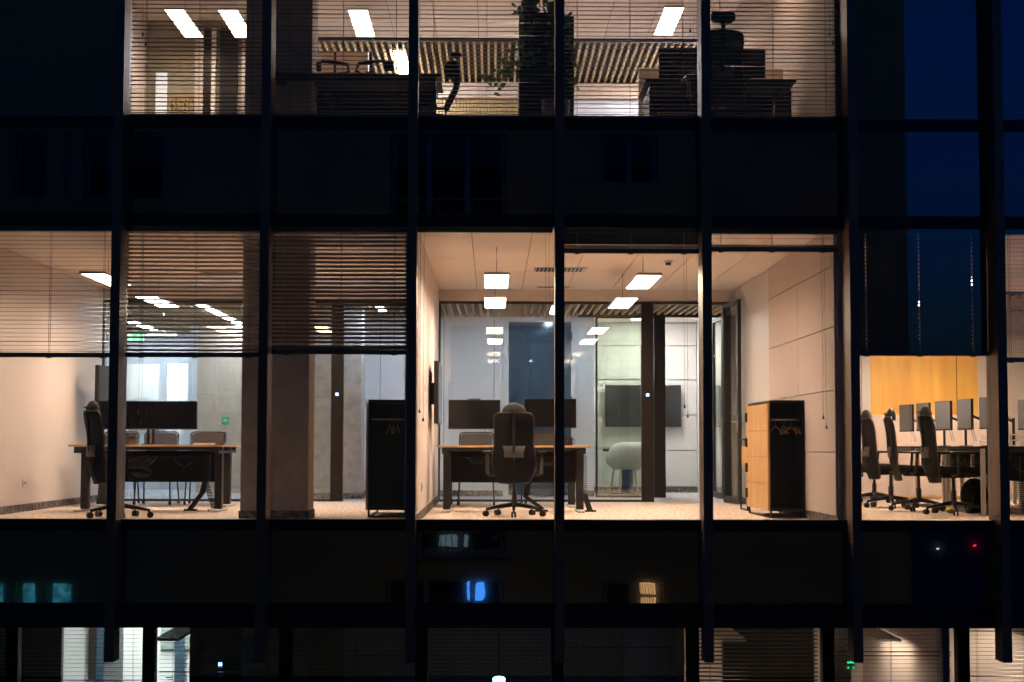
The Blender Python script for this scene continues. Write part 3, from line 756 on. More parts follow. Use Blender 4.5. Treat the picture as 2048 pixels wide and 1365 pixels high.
def desk(label, loc, w=1.70, d=.80, rz=0, modesty=True, cables=True, snake=None, top='oak', legm='black', group='office desks'):
    t = thing('office_desk', label, 'desk', loc, rz, group)
    build('tabletop', bx(-w / 2, w / 2, 0, d, .722, .745), top, t, bevel=.003)
    build('under_frame', bx(-w / 2 + .05, w / 2 - .05, .06, .10, .685, .720).box(-w / 2 + .05, w / 2 - .05, d - .10, d - .06, .685, .720).box(-w / 2 + .05, -w / 2 + .13, .05, d - .05, .65, .684).box(w / 2 - .13, w / 2 - .05, .05, d - .05, .65, .684), 'black', t)
    for q in (-1, 1):
        x = q * (w / 2 - .10)
        build('leg', bx(x - .042, x + .042, d * .5 - .06, d * .5 + .06, .028, .72), legm, t, bevel=.006)
        build('foot', bx(x - .045, x + .045, .04, d - .04, 0, .027), 'greyleg' if legm == 'black' else legm, t, bevel=.008)
    if modesty:
        mb = bx(-w / 2 + .12, w / 2 - .12, d - .13, d - .118, .32, .68)
        mp = build('modesty_panel', mb, 'fabric', t)
        hs = MB()
        for sx in (-1, 1):
            for i in range(3):
                for j in range(2): hs.box(sx * (w / 2 - .36) + i * .035, sx * (w / 2 - .36) + i * .035 + .008, d - .137, d - .1305, .56 + j * .035, .568 + j * .035)
        build('cable_holes', hs, 'label', mp)
    if cables:
        tr = MB().box(-w / 2 + .25, w / 2 - .25, d - .30, d - .16, .60, .606)
        build('cable_tray', tr, 'black', t)
        mb = MB(); rr = random.Random(int(abs(loc[0] * 100)))
        for i in range(9):
            x = rr.uniform(-w / 2 + .3, w / 2 - .3); x2 = x + rr.uniform(.15, .45) * rr.choice((-1, 1)); x2 = max(-w / 2 + .2, min(w / 2 - .2, x2))
            y = d - rr.uniform(.33, .45); zz = rr.uniform(.56, .66)
            pts = [(x + (x2 - x) * s, y + .02 * math.sin(6 * s), zz - .07 * math.sin(PI * s) * rr.uniform(.7, 1.3)) for s in [k / 10 for k in range(11)]]
            mb.tube(pts, .0035, 5)
        build('cables', mb, 'label', t)
    if snake is not None:
        for path in snake:
            mb = MB(); n = 34
            for i in range(n):
                s = i / (n - 1) * (len(path) - 1); a = int(min(s, len(path) - 2)); f = s - a
                p = Vector(path[a]).lerp(Vector(path[a + 1]), f)
                mb.box(p.x - .032, p.x + .032, p.y - .022, p.y + .022, p.z, p.z + .011)
            mb.box(path[-1][0] - .07, path[-1][0] + .07, path[-1][1] - .05, path[-1][1] + .05, 0, .022)
            build('cable_spine', mb, 'blackp', t)
    return t
desk('oak topped desk with black legs behind the single task chair, front of two', (.24, 2.95, 0), snake=[[(.80, .42, .62), (.80, .40, .2), (.86, .36, .02)], [(.18, .6, .34), (.14, .5, .16), (.32, .42, .03)]])
desk('second oak topped desk standing behind the centre desk by the glass partition', (.22, 4.45, 0), modesty=False, cables=False)
desk('oak topped desk with the cable spine and two joined monitors', (-3.83, 2.95, 0), snake=[[(.62, .40, .62), (.62, .36, .3), (.72, .30, .02)], [(.58, .5, .34), (.55, .5, .2), (.42, .48, .02)]])
desk('second oak topped desk behind the desk with the joined monitors', (-3.98, 4.45, 0), modesty=False, cables=False)

def monitor(label, loc, rz, w=.60, h=.345, stand='arm', zc=1.11, face='screen', bar=False, cam_=False, armx=0.0, tiltz=0, zt=.745, group='desk monitors'):
    t = thing('monitor', label, 'monitor', (loc[0], loc[1], loc[2] + zt), rz, group)
    z0, z1 = zc - h / 2 - zt, zc + h / 2 - zt
    ax, ay = armx, .22
    build('stand', MB().tube([(ax, ay, 0), (ax, ay, (z0 + z1) / 2 - .06)], .017, 8).box(ax - .06, ax + .06, ay - .06, ay + .06, 0, .012).tube([(ax, ay, (z0 + z1) / 2 - .10), (ax * .5, ay * .65, (z0 + z1) / 2 - .05), (0, .05, (z0 + z1) / 2)], .016, 8), 'black', t)
    hs = build('housing', bx(-w / 2, w / 2, 0, .03, z0, z1), 'blackp', t, bevel=.004)
    build('display', bx(-w / 2 + .006, w / 2 - .006, -.003, -.0006, z0 + .018, z1 - .006), face, t)
    build('chin', bx(-w / 2, w / 2, -.004, -.0005, z0, z0 + .014), 'chair_frame', hs)
    if bar: build('sound_bar', bx(-w / 2 + .01, w / 2 - .01, -.03, .02, z0 - .045, z0 - .002), 'chair_frame', t, bevel=.006)
    if cam_: build('webcam', bx(-.07, .07, -.01, .02, z1 + .001, z1 + .014), 'blackp', t, bevel=.003)
    cbl = MB()
    for i, x in enumerate((-.05, .02)): cbl.tube([(x + ax * .5, .06, z0 + .02), (x + ax * .5 + .04, .07, z0 - .06), (x + ax * .5 + .01, .10, max(0.0, z0 - .13))], .003, 5)
    build('cable', cbl, 'blackp', t)
    return t
monitor('black monitor with webcam at the left of the centre desk, slightly turned', (-.205, 3.40, 0), math.radians(-4), w=.59, h=.335, zc=1.095, cam_=True, bar=False, armx=.30)
monitor('black monitor at the right of the centre desk, crossing the window fin', (.66, 3.38, 0), math.radians(3), w=.59, h=.335, zc=1.11, armx=-.25)
monitor('left one of the two joined black monitors behind the window fin', (-4.215, 3.45, 0), 0, w=.565, h=.325, zc=1.08, armx=.26)
monitor('right one of the two joined black monitors against the bright lobby', (-3.645, 3.45, 0), 0, w=.575, h=.325, zc=1.08, armx=-.25)
o = thing('desk_lamp', 'tiny grey gooseneck piece standing on the centre desk left of the chair', 'desk lamp', (.06, 3.25, .745))
build('neck', MB().tube([(0, 0, 0), (.0, 0, .03), (.03, 0, .045), (.07, 0, .04)], .004, 6), 'greyleg', o); build('head', bx(.06, .085, -.012, .012, .03, .055), 'label', o)

o = thing('storage_box', 'small pale box on the desk left of the joined monitors stand', 'box', (-4.13, 3.62, .745)); build('box_body', bx(-.05, .05, -.04, .04, 0, .085), 'pot', o, bevel=.004); build('box_lid', bx(-.053, .053, -.043, .043, .0855, .10), 'monback', o)
o = thing('paper_stack', 'low stack of papers on the desk right of the joined monitors', 'papers', (-3.25, 3.3, .745)); build('sheets', bx(-.10, .10, -.14, .14, 0, .012).box(-.09, .11, -.13, .13, .013, .02), 'white', o)
o = thing('mug', 'small dark mug on the centre desk under the right monitor', 'mug', (.86, 3.1, .745)); build('cup', MB().tube([(0, 0, 0), (0, 0, .09)], .036, 14, True, .04), 'chair_frame', o); build('handle', MB().tube([(.038, 0, .07), (.062, 0, .06), (.062, 0, .03), (.036, 0, .02)], .005, 6), 'chair_frame', o)
# wardrobe of dark panels with oak locker fronts on its left side
def wardrobe(label, loc, depth=1.29, w=.39):
    t = thing('wardrobe', label, 'wardrobe', loc, 0, 'dark wardrobes with oak locker fronts')
    h = 1.215
    c = MB(); c.box(0, .018, .018, depth, .10, h - .03).box(w - .018, w, 0, depth, .10, h - .03).box(.0, w, .0, depth, h - .028, h).box(0, w, 0, depth, .075, .099).box(.018, w - .018, .42, .435, .10, h - .03)
    build('carcass', c, 'darkin', t)
    build('edge_post', bx(-.022, .0, -.004, .030, .075, h - .03), 'door_wood', t)
    for i in range(4):
        z = .078 + i * .277
        build('locker_front', bx(-.022, -.001, .033, depth - .01, z, z + .273), 'door_wood', t)
        build('handle', bx(-.045, -.0225, depth - .10, depth - .045, z + .10, z + .20), 'black', t)
    leg = MB()
    for x in (.0, w - .02):
        for y in (.0, depth - .02): leg.box(x, x + .02, y, y + .02, 0, .074)
    leg.box(.02, w - .02, 0, .015, .0, .015).box(.0, .015, .02, depth - .02, 0, .015)
    build('foot_frame', leg, 'black', t)
    build('hanging_rail', MB().tube([(.018, .2, 1.015), (w - .018, .2, 1.015)], .013, 10), 'grey', t)
    return t
WL = [(2.895, 1.85), (-1.30, 1.80)]
wd = wardrobe('low dark wardrobe with orange oak locker fronts in front of the felt wall', (2.857, 1.65, 0), depth=1.42, w=.36)
w2 = wardrobe('dark wardrobe with thin oak edge beside the concrete pillar, cut by the window fin', (-1.285, 1.80, 0), w=.44)
def hanger(label, x, y, a):
    t = thing('coat_hanger', label, 'coat hanger', (x, y, 1.015), a, 'wooden coat hangers')
    build('hook', MB().tube([(0, .014, 0), (0, 0.006, .0145), (0, -.012, .008), (0, -.004, -.02), (0, 0, -.065)], .0022, 5), 'grey', t)
    build('shoulder', MB().tube([(0, -.17, -.145), (0, -.10, -.095), (0, 0, -.068), (0, .10, -.095), (0, .17, -.145)], .008, 6), 'door_wood', t, smooth=True)
    return t
hg = None
names = ['leftmost wooden hanger, apart from the rest in the wardrobe by the felt wall', 'second wooden hanger from the left in the wardrobe by the felt wall', 'third wooden hanger from the left in the wardrobe by the felt wall', 'fourth wooden hanger from the left in the wardrobe by the felt wall',
         'fifth wooden hanger from the left in the wardrobe by the felt wall', 'sixth wooden hanger from the left in the wardrobe by the felt wall', 'rightmost wooden hanger, tilted, in the wardrobe by the felt wall']
for i, (dx, a) in enumerate(((.095, 10), (.165, -6), (.182, 4), (.20, -8), (.245, 12), (.262, 24), (.30, 32))):
    if hg is None: hg = hanger(names[0], 2.857 + dx, 1.85, math.radians(a))
    else: put(hg, (2.857 + dx, 1.85, 1.015), math.radians(a), names[i])
for i, dx in enumerate((.21, .25, .29)):
    put(hg, (-1.285 + dx, 2.0, 1.015), math.radians(8 * i - 6), ['left wooden hanger in the dark wardrobe beside the pillar', 'middle wooden hanger in the dark wardrobe beside the pillar', 'right wooden hanger in the dark wardrobe beside the pillar'][i])
for nm, lb, loc in (('wall_socket', 'double wall socket above the skirting of the bright left wall', (XA0 + .002, 3.1, .32)), ('wall_socket', 'double wall socket above the skirting left of the centre desk', (XB0 + .002, 1.5, .32)), ('thermostat', 'small white thermostat on the left wall of the centre office', (XB0 + .002, 2.2, 1.35))):
    o = thing(nm, lb, nm.replace('_', ' '), loc); hh = .04 if nm == 'thermostat' else .045
    build('plate', bx(0, .010, -hh * 1.6, hh * 1.6, -hh, hh), 'white', o, bevel=.003); build('outlet', bx(.0105, .013, -.05, -.01, -.02, .02).box(.0105, .013, .01, .05, -.02, .02), 'grey', o)
# small stand behind the wardrobe
st = thing('side_stand', 'black steel stand with orange wooden box behind the wardrobe', 'side stand', (2.93, 3.65, 0))
f = MB()
for y in (0, .5):
    for x in (0, .26): f.box(x, x + .018, y, y + .018, 0, .83)
f.box(.018, .26, 0, .018, .812, .83).box(.018, .26, .5, .518, .812, .83).box(0, .018, .018, .5, .812, .83).box(0, .018, .018, .5, 0, .018)
build('steel_frame', f, 'black', st); build('wooden_box', bx(.019, .259, .019, .499, .50, .74), 'door_wood', st, bevel=.003)

# meeting room furniture
mt = thing('meeting_table', 'wooden meeting table edge behind the pale bucket chair', 'table', (1.75, 10.2, 0))
build('tabletop', bx(-.22, .75, -.35, .35, .70, .73), 'ash', mt, bevel=.004); build('leg', MB().tube([(.35, 0, 0), (.35, 0, .70)], .09, 14), 'bluepaint', mt); build('foot', MB().tube([(.35, 0, 0), (.35, 0, .02)], .25, 20), 'black', mt)
build('under_box', bx(-.05, .15, -.34, -.25, .66, .698), 'black', mt)
def bucket_chair(loc, rz, label):
    t = thing('bucket_chair', label, 'armchair', loc, rz, 'pale bucket chairs')
    rows = []
    for j, (z, r) in enumerate(((.40, .15), (.45, .23), (.55, .31), (.62, .33), (.70, .30), (.80, .25))):
        row = []
        for i in range(17):
            a = math.radians(-125 + 250 * i / 16) - PI / 2
            cut = .20 * (abs(i - 8) / 8) ** 3 * (j / 5)
            row.append((r * math.cos(a), r * .9 * math.sin(a) + .02, z - cut))
        rows.append(row)
    build('shell', MB().grid(rows), 'white_shell', t, smooth=True, solid=.03)
    build('seat', MB().ell((0, .02, .47), .24, .22, .045, 16, 8), 'white_shell', t, smooth=True)
    for x, y in ((-.2, -.2), (.2, -.2), (-.2, .2), (.2, .2)):
        build('leg', MB().tube([(x * .8, y * .8, .44), (x * 1.15, y * 1.15, 0)], .018, 8, True, .011), 'ash', t)
    return t
bc = bucket_chair((2.05, 9.45, 0), 0.25, 'pale bucket chair with wooden legs behind the greenish glass')

# ---------------------------------------------------------------- open office furniture
def bench(label, x, y0, n, z=0, w=.80, L=1.35):
    t = thing('bench_desk', label, 'desk', (x, y0, z), 0, 'long bench desks')
    LL = n * L
    build('tabletop', bx(0, w, 0, LL, .722, .747), 'darkin', t, bevel=.003)
    for i in range(n + 1):
        y = min(i * L, LL - .04)
        for xx in (.03, w - .08): build('leg', bx(xx, xx + .045, y, y + .04, 0, .72), 'greyleg', t)
    build('under_frame', bx(.08, w - .08, .02, LL - .02, .68, .72), 'black', t)
    mb = MB(); rr = random.Random(3)
    for i in range(26):
        y = rr.uniform(.2, LL - .2); x = rr.uniform(.45, w - .1); zz = rr.uniform(.50, .66); y2 = y + rr.uniform(-.5, .5)
        mb.tube([(x + .03 * math.sin(5 * s), y + (y2 - y) * s, zz - .09 * math.sin(PI * s)) for s in [k / 8 for k in range(9)]], .004, 5)
    build('cables', mb, 'label', t)
    for i in range(n):
        mb = MB(); y = .45 + i * L
        for k in range(26): mb.box(w - .2, w - .14, y - .022 + .03 * math.sin(k * .15), y + .022 + .03 * math.sin(k * .15), .62 - k * .024, .632 - k * .024)
        build('cable_spine', mb, 'blackp', t)
    build('modesty_panel', bx(w - .03, w - .018, .1, LL - .1, .35, .70), 'fabric', t)
    return t
bench('long dark bench desk with pale legs beside the row of task chairs', 5.22, 2.35, 3)
bench('second long dark bench desk at the right edge', 6.08, 2.1, 3)
mlab = ['nearest grey monitor of the row at the right, beside the window fin', 'second nearest grey monitor of the row at the right', 'third grey monitor of the row at the right', 'fourth grey monitor of the row, behind the tallest task chair', 'farthest grey monitor of the row at the right']
for i, (x, y, a) in enumerate(((5.56, 3.1, -85), (5.54, 3.95, -88), (5.52, 4.8, -84), (5.50, 5.65, -87), (5.50, 6.5, -85))):
    monitor(mlab[i], (x, y, 0), math.radians(a), w=.50, h=.36, zc=1.12, face='monback', armx=.18)
for i, (x, y, a) in enumerate(((6.35, 3.0, -60), (6.35, 3.9, -60))):
    monitor(['grey monitor at the far right bench, nearer', 'grey monitor at the far right bench, deeper'][i], (x, y, 0), math.radians(a), w=.5, h=.36, zc=1.12, face='monback', armx=.18)
o = thing('backpack', 'dark backpack leaning under the bench desk behind the nearest task chair', 'backpack', (5.42, 3.2, 0)); build('bag_body', MB().ell((0, 0, .19), .16, .11, .20, 14, 9), 'fabric', o, smooth=True); build('strap', MB().tube([(-.05, -.10, .30), (-.06, -.15, .2), (-.05, -.10, .08)], .012, 6), 'blackp', o)
o = thing('cloth', 'crumpled yellow cloth on the carpet among the chair castors at the right', 'cloth', (5.10, 3.0, 0)); build('fabric', MB().ell((0, 0, .035), .07, .05, .035, 9, 5).ell((.04, .02, .05), .04, .04, .045, 8, 5), mat('yellow_cloth', (.45, .38, .04), .9), o)
for i, (x, y, h) in enumerate(((5.85, 2.75, .30), (5.9, 4.05, .22))):
    o = thing('document_tray', ['white paper tray on the bench desk between the grey monitors', 'lower white paper tray deeper on the bench desk'][i], 'paper tray', (x, y, .748)); tr_ = MB()
    for k in range(3): tr_.box(-.12, .12, -.16, .16, k * .06, k * .06 + .012)
    for q in (-.12, .108): tr_.box(q, q + .012, .10, .15, .012, .14)
    build('trays', tr_, 'white', o)
o = thing('waste_bin', 'white bin standing under the bench desk at the right', 'bin', (5.62, 3.55, 0))
build('bin_body', MB().tube([(0, 0, 0), (0, 0, .42)], .10, 16, True, .125), 'white', o); build('rim', MB().tube([(0, 0, .42), (0, 0, .435)], .13, 16), 'grey', o)
o = thing('pedestal', 'grey under-desk drawer pedestal at the right edge', 'drawer unit', (6.2, 2.9, 0))
build('carcass', bx(-.2, .2, 0, .55, .04, .56), 'grey', o, bevel=.004)
for i in range(3): build('drawer', bx(-.19, .19, -.018, -.001, .055 + i * .168, .21 + i * .168), 'greyleg', o)
build('base', bx(-.17, .17, .02, .5, 0, .039), 'black', o)
ls = thing('low_screen', 'pale divider screen behind the fin at the right edge', 'divider screen', (7.2, 4.3, 0))
build('panel', bx(-.8, .6, -.025, .025, .10, 1.22), 'pad', ls, bevel=.006); build('foot', bx(-.6, -.54, -.15, .15, 0, .099), 'black', ls)

# ================================================================== upper floor
struct('floor', bx(X0, X1, .13, 13.9, UP - .05, UP), 'carpet')
ceiling_tiles('ceiling', -4.75, XB1, .30, 7.9, UP + CH, .39)
struct('ceiling_edge', bx(X0, X1, .131, .30, UP + CH, UP + CH + .06), 'ceil')
struct('wall', bx(-4.87, -4.75, .155, 6.98, UP, UP + CH), 'wall')
struct('wall', bx(XB1, 3.37, .155, 10.9, UP, UP + CH), 'pad')
struct('bulkhead', bx(-3.0, XB1, 7.9, 7.98, UP + 2.79, UP + CH + .03), 'black')
slat_ceiling(-3.0, XB1, 7.99, 10.65, UP + 2.80)
struct('bulkhead', bx(-3.0, XB1, 10.60, 10.68, UP + 2.56, UP + 2.79), 'beige')
# fluted wood wall and white wall at the back
mb = MB(); x = -1.35
while x < .58: mb.box(x, x + .028, 10.70, 10.74, UP, UP + 2.60); x += .055
fw = build('fluted_panel', mb, 'lath'); tag(fw, 'upright wooden batten panel glowing behind the upper floor desk lamp', 'batten panel')
struct('wall', bx(-3.0, .85, 10.76, 10.84, UP, UP + 2.7), 'beige')
struct('wall', bx(.95, XB1, 10.76, 10.84, UP, UP + 2.7), 'wall_w')
struct('wall', bx(.60, .75, 8.6, 10.7, UP, UP + 2.60), 'wall_w')
# left part of the upper floor
struct('wall', bx(-4.87, -3.0, 7.0, 7.1, UP, UP + CH), 'olive')
mb = MB(); x = -4.44
while x < -4.12: mb.box(x, x + .03, 6.95, 6.99, UP, UP + 1.75); x += .06
o = build('fluted_panel', mb, 'lath'); tag(o, 'narrow batten panel low behind the upper left blind', 'batten panel')
o = build('white_door', bx(-4.62, -4.47, 6.94, 6.99, UP, UP + 2.1), emit('slit_glow', (.8, .9, 1), .17)); tag(o, 'narrow glazed door slit, its light painted as glow, behind the upper left blind', 'glazed door')  # light behind the slit is put in as a glowing surface
for x0, x1, y0, m_, l in ((-4.08, -3.97, 6.9, 'wall', 'pale upright post left of the dark gap behind the upper left blind'), (-3.965, -3.86, 6.93, 'darkp', 'dark upright gap between pale posts behind the upper left blind'), (-3.855, -3.80, 6.9, 'white', 'thin bright upright post behind the upper left blind'),
                      (-3.74, -3.50, 6.9, 'darkin', 'wide dark cupboard front behind the upper left blind'), (-3.44, -3.40, 6.9, 'grey', 'thin grey upright post beside the upper concrete pillar')):
    o = build('upright_panel', bx(x0, x1, y0, y0 + .05, UP, UP + 2.7), m_); tag(o, l, 'upright panel')
struct('wall', bx(-3.0, -1.80, 8.0, 8.06, UP, UP + 2.66), 'beige')

ud = desk('upper floor desk with hanging cables left of the desk lamp', (-1.38, 1.15, UP), w=1.7, d=.8, modesty=True, top='darkin', snake=[[(-.35, .3, .66), (-.22, .26, .35), (-.02, .22, .02)], [(-.55, .4, .66), (-.5, .4, .3), (-.42, .4, .02)]])
def arm_stand(label, loc, k):
    t = thing('monitor_mount', label, 'monitor mount', loc, 0, 'empty monitor arms')
    build('post', MB().tube([(0, 0, 0), (0, 0, .36)], .014, 8).tube([(0, 0, 0), (0, 0, .012)], .06, 12), 'blackp', t)
    build('arm', MB().tube([(-.14 * k, 0, .27), (0, -.03, .25), (.13 * k, .02, .24)], .019, 8).tube([(.13 * k, .02, .24), (.15 * k, -.05, .15), (.08 * k, -.08, .10)], .016, 8), 'blackp', t)
    build('bracket', bx(-.19 * k - .05, -.19 * k + .05, -.02, .0, .16, .26).box(.05 * k, .05 * k + .09, -.11, -.085, .04, .13), 'darkin', t)
    build('cable', MB().tube([(.02, 0, .25), (.05, .02, .12), (.03, .03, 0)], .004, 5), 'grey', t)
    return t
arm_stand('upper floor monitor mount without screen left of the lit slats', (-1.66, 1.75, UP + .745), 1)
arm_stand('upper floor monitor mount without screen right of the lit slats', (-1.28, 1.72, UP + .745), -1)
dk = desk('upper floor desk under the oval headrest chair at the right', (2.33, 1.32, UP), w=1.55, d=.85, top='darkin')
build('side_panel', bx(-.73, -.71, .05, .80, .05, .64), 'darkin', dk)
build('side_panel', bx(.71, .73, .05, .80, .25, .64), 'darkin', dk)
monitor('large dark monitor right of the oval headrest on the upper floor', (2.54, 1.70, UP), math.radians(6), w=.64, h=.31, zc=1.01, armx=-.15)
monitor('dark monitor left of the oval headrest on the upper floor', (2.02, 1.75, UP), math.radians(-3), w=.56, h=.36, zc=1.0, armx=.1)
ls2 = thing('low_screen', 'beige divider screen behind the upper floor monitors', 'divider screen', (2.40, 2.60, UP)); build('panel', bx(-.80, .80, -.02, .02, .62, 1.16), 'beige', ls2, bevel=.01); build('foot', bx(-.05, .05, -.03, .03, 0, .62), 'black', ls2)
uc = put(ch, (2.24, 1.02, UP), math.radians(4), 'upper floor task chair with oval dark headrest before the blind')
for c in kids(uc):
    if c.name.startswith('headrest'):
        for q in kids(c): bpy.data.objects.remove(q)
        bpy.data.objects.remove(c)
build('headrest', MB().prism([(x, z + 1.22) for x, z in rrect(.245, .115, .055, 7)], -.37, -.30), 'blackp', uc, bevel=.014)
build('neck', MB().tube([(0, -.36, 1.08), (0, -.33, 1.18)], .022, 8), 'blackp', uc)
# curved arm desk lamp and gadget
dl = thing('desk_lamp', 'upper floor black desk lamp with bent thick arm before the batten panel', 'desk lamp', (-.42, .55, UP + .05))
build('arm', MB().tube([(.02, 0, 0), (-.05, 0, .12), (-.035, 0, .22), (.06, 0, .42), (.075, 0, .52)], .036, 10, True, .03), 'blackp', dl, smooth=True)
build('head', MB().ell((.02, 0, .60), .085, .05, .10, 14, 8).ell((.06, 0, .74), .06, .03, .03, 10, 6), 'blackp', dl, smooth=True)
build('base', MB().tube([(.03, 0, -.05), (.03, 0, 0)], .10, 18), 'blackp', dl)
gd = thing('desk_fan', 'upper floor small dark round-headed gadget with crossbar left of the bent lamp', 'desk gadget', (-.58, .6, UP + .02))
build('body', MB().box(-.055, .03, -.02, .02, 0, .20).box(-.12, .13, -.015, .015, .245, .262).ell((-.0, 0, .285), .035, .03, .03).tube([(-.01, 0, .19), (-.01, 0, .25)], .02, 8), 'blackp', gd)
lp_ = [(.06 + .06 * math.cos(a), 0, .14 + .055 * math.sin(a)) for a in [2 * PI * k / 16 for k in range(17)]]
build('ring', MB().tube(lp_, .010, 6).tube([(.09, 0, .09), (.05, 0, .0)], .008, 6), 'blackp', gd)
# plant cabinet
cb = thing('plant_cabinet', 'tall dark cabinet overgrown by trailing plants on the upper floor', 'cabinet', (.53, 1.2, UP))
build('carcass', bx(-.27, .29, 0, .4, 0, 1.36), 'darkin', cb, bevel=.005); build('top_board', bx(-.23, .20, .01, .38, 1.361, 1.40), 'darkin', cb)
def leaf_cloud(curves, n, size, rnd):
    mb = MB()
    for c in curves:
        for i in range(n):
            s = rnd.random() * (len(c) - 1); a = int(min(s, len(c) - 2)); p = Vector(c[a]).lerp(Vector(c[a + 1]), s - a)
            p += Vector([rnd.gauss(0, .035) for _ in range(3)])
            d = Vector([rnd.gauss(0, 1) for _ in range(3)]).normalized(); u = d.cross(Vector((.3, .5, .8))).normalized(); L = size * rnd.uniform(.6, 1.3)
            q = [p, p + d * L * .35 + u * L * .30, p + d * L * .8 + u * L * .2, p + d * L, p + d * L * .8 - u * L * .2, p + d * L * .35 - u * L * .30]
            mb.quad(*q)
    return mb
rnd = random.Random(11)
def trail(label, loc, curves, n=34, size=.07, pot=None):
    t = thing('trailing_plant', label, 'plant', loc, 0, 'trailing plants on the cabinet')
    build('foliage', leaf_cloud(curves, n, size, rnd), 'leaf', t)
    st = MB()
    for c in curves: st.tube(c, .004, 5)
    build('stem', st, 'leaf', t)
    if pot: build('pot', MB().tube([(pot[0], pot[1], pot[2]), (pot[0], pot[1], pot[2] + pot[3])], pot[4] * .75, 16, True, pot[4]), 'pot', t)
    return t
trail('green trailing plant spilling over the left side of the dark cabinet', (.30, 1.16, UP + 1.38), [[(0, 0, .02), (-.02, -.05, -.2), (.0, -.06, -.5)], [(.05, 0, .02), (.08, -.05, -.25), (.05, -.06, -.6)], [(.02, 0, -.5), (-.10, -.03, -.62), (-.26, -.02, -.72), (-.40, .0, -.70)], [(-.16, .0, -.70), (-.19, -.02, -.55), (-.17, 0, -.35)]], 30, .075, (0.06, .15, .02, .14, .08))
trail('bushy plant on top of the dark cabinet behind the window fin', (.58, 1.2, UP + 1.40), [[(-.2, .1, .02), (-.1, .05, .15), (-.05, 0, .28)], [(.1, .1, .0), (.05, .05, .2), (.12, 0, .3)], [(0, -.03, 0), (.02, -.05, -.3), (-.02, -.05, -.6)]], 34, .085, (.05, .2, .0, .15, .09))
trail('thin trailing plant hanging down the right edge of the dark cabinet', (.80, 1.18, UP + 1.38), [[(-.02, 0, 0), (-.03, -.04, -.3), (.02, -.05, -.62), (0, -.05, -.78)], [(-.08, -.02, -.1), (-.12, -.05, -.5), (-.08, -.05, -.8)]], 20, .075)
pt = thing('planter', 'grey tapered planter on the floor before the dark cabinet', 'planter', (.62, .85, UP)); build('pot_body', MB().tube([(0, 0, 0), (0, 0, .42)], .11, 20, True, .145), 'pot', pt)

# ================================================================== ground floor
GZ = -3.745
struct('floor', bx(X0, X1, 1.42, 13.9, GZ - .05, GZ), 'tile')
struct('ceiling', bx(X0, X1, 1.421, 13.9, -.93, -.90), 'ceil')
struct('wall', bx(X0, X1, 13.9, 14.0, GZ, -.93), 'wall_w')
struct('wall', bx(-3.03, -2.91, 1.425, 13.9, GZ, -.93), 'darkp')
struct('wall', bx(1.86, 1.94, 1.425, 9, GZ, -.93), 'wall')
struct('wall', bx(-2.91, 1.86, 8.0, 8.1, GZ, -.93), mat('dim_grey_wall', (.35, .34, .36), .8))
# left hall partition
struct('wall', bx(X0, -5.66, 6.6, 6.7, GZ, -.93), 'darkp')
struct('wall', bx(-7.4, -3.03, 9.6, 9.7, GZ, -.93), 'wall_w')
hp = thing('hall_screen', 'white and grey glazed doors of the bright ground floor hall', 'glazed screen', (0, 9.55, GZ))
for a, b, z0, m_ in ((-6.02, -5.91, 1.0, 'chair_frame'), (-5.905, -5.80, 0, 'navy'), (-5.79, -5.51, 0, 'monback'), (-5.15, -5.09, 1.45, 'grey_green'), (-4.955, -4.745, 1.45, 'grey_green'), (-4.74, -4.59, 0, 'navy'), (-4.585, -4.40, 1.45, 'grey_green')):
    build('door_leaf' if z0 == 0 else 'upper_light', bx(a, b, -.03, .0, z0, 2.78), m_, hp)
build('handle', bx(-4.86, -4.75, -.06, -.031, 1.02, 1.035).box(-4.83, -4.75, -.06, -.031, .99, 1.0), 'black', hp)
o = put(lampB, (-3.50, 3.3, -1.36), 0, 'unlit pendant lamp seen as a dark slab in the ground floor hall', 'linear pendant lamps')
for k in kids(o):  # diffuser and housing coloured dark to give the lamp's silhouette
    if k.name.startswith('diffuser'): k.data = k.data.copy(); k.data.materials[0] = M['darkin']
    if k.name.startswith('housing'): k.data = k.data.copy(); k.data.materials[0] = M['darkin']
lg = thing('light_switch', 'small glowing blue switch on the dark ground floor wall', 'light switch', (-3.03, 3.4, -1.72))
lg.location = (-2.75, 1.60, -1.475)
build('display', bx(-.018, .018, -.004, 0, -.018, .018), 'led', lg); build('housing', bx(-.03, .03, .001, .012, -.03, .03), 'blackp', lg)
struct('wall', bx(-2.91, -1.5, 1.615, 1.66, GZ, -.93), 'darkp')
pp = thing('steel_tube', 'pair of vertical steel tubes catching blue light in the dark ground floor room', 'steel tubes', (-1.42, 2.2, GZ))
build('tube', MB().tube([(0, 0, 0), (0, 0, 2.8)], .018, 10), 'grey', pp); build('tube', MB().tube([(.20, 0, 0), (.20, 0, 2.5)], .01, 10), 'grey', pp)
# right hand warm rooms
struct('wall', bx(1.94, 4.55, 5.0, 5.1, GZ, -.93), 'wall')
struct('wall', bx(4.55, 4.62, 1.43, 5.1, GZ, -.93), 'wall')
struct('wall', bx(4.62, X1, 3.2, 3.3, GZ, -.93), 'wall')
for a, b, l in ((2.82, 3.95, 'large dark glazed opening in the warm ground floor wall'), (4.12, 4.40, 'narrow dark glazed opening right of the green sign')):
    d = thing('dark_window', l, 'inner window', ((a + b) / 2, 5.0, GZ)); hw = (b - a) / 2
    build('glass_pane', bx(-hw + .02, hw - .02, -.02, -.001, .05, 2.62), 'screen', d); build('frame', bx(-hw, -hw + .02, -.03, 0, 0, 2.64).box(hw - .02, hw, -.03, 0, 0, 2.64).box(-hw + .02, hw - .02, -.03, 0, 2.621, 2.64), 'black', d)
gs2 = thing('safety_sign', 'small backlit green safety sign at the bottom right behind the slats', 'safety sign', (3.50, 1.62, -1.45)); gs2.location = (3.69, 1.75, -1.50)
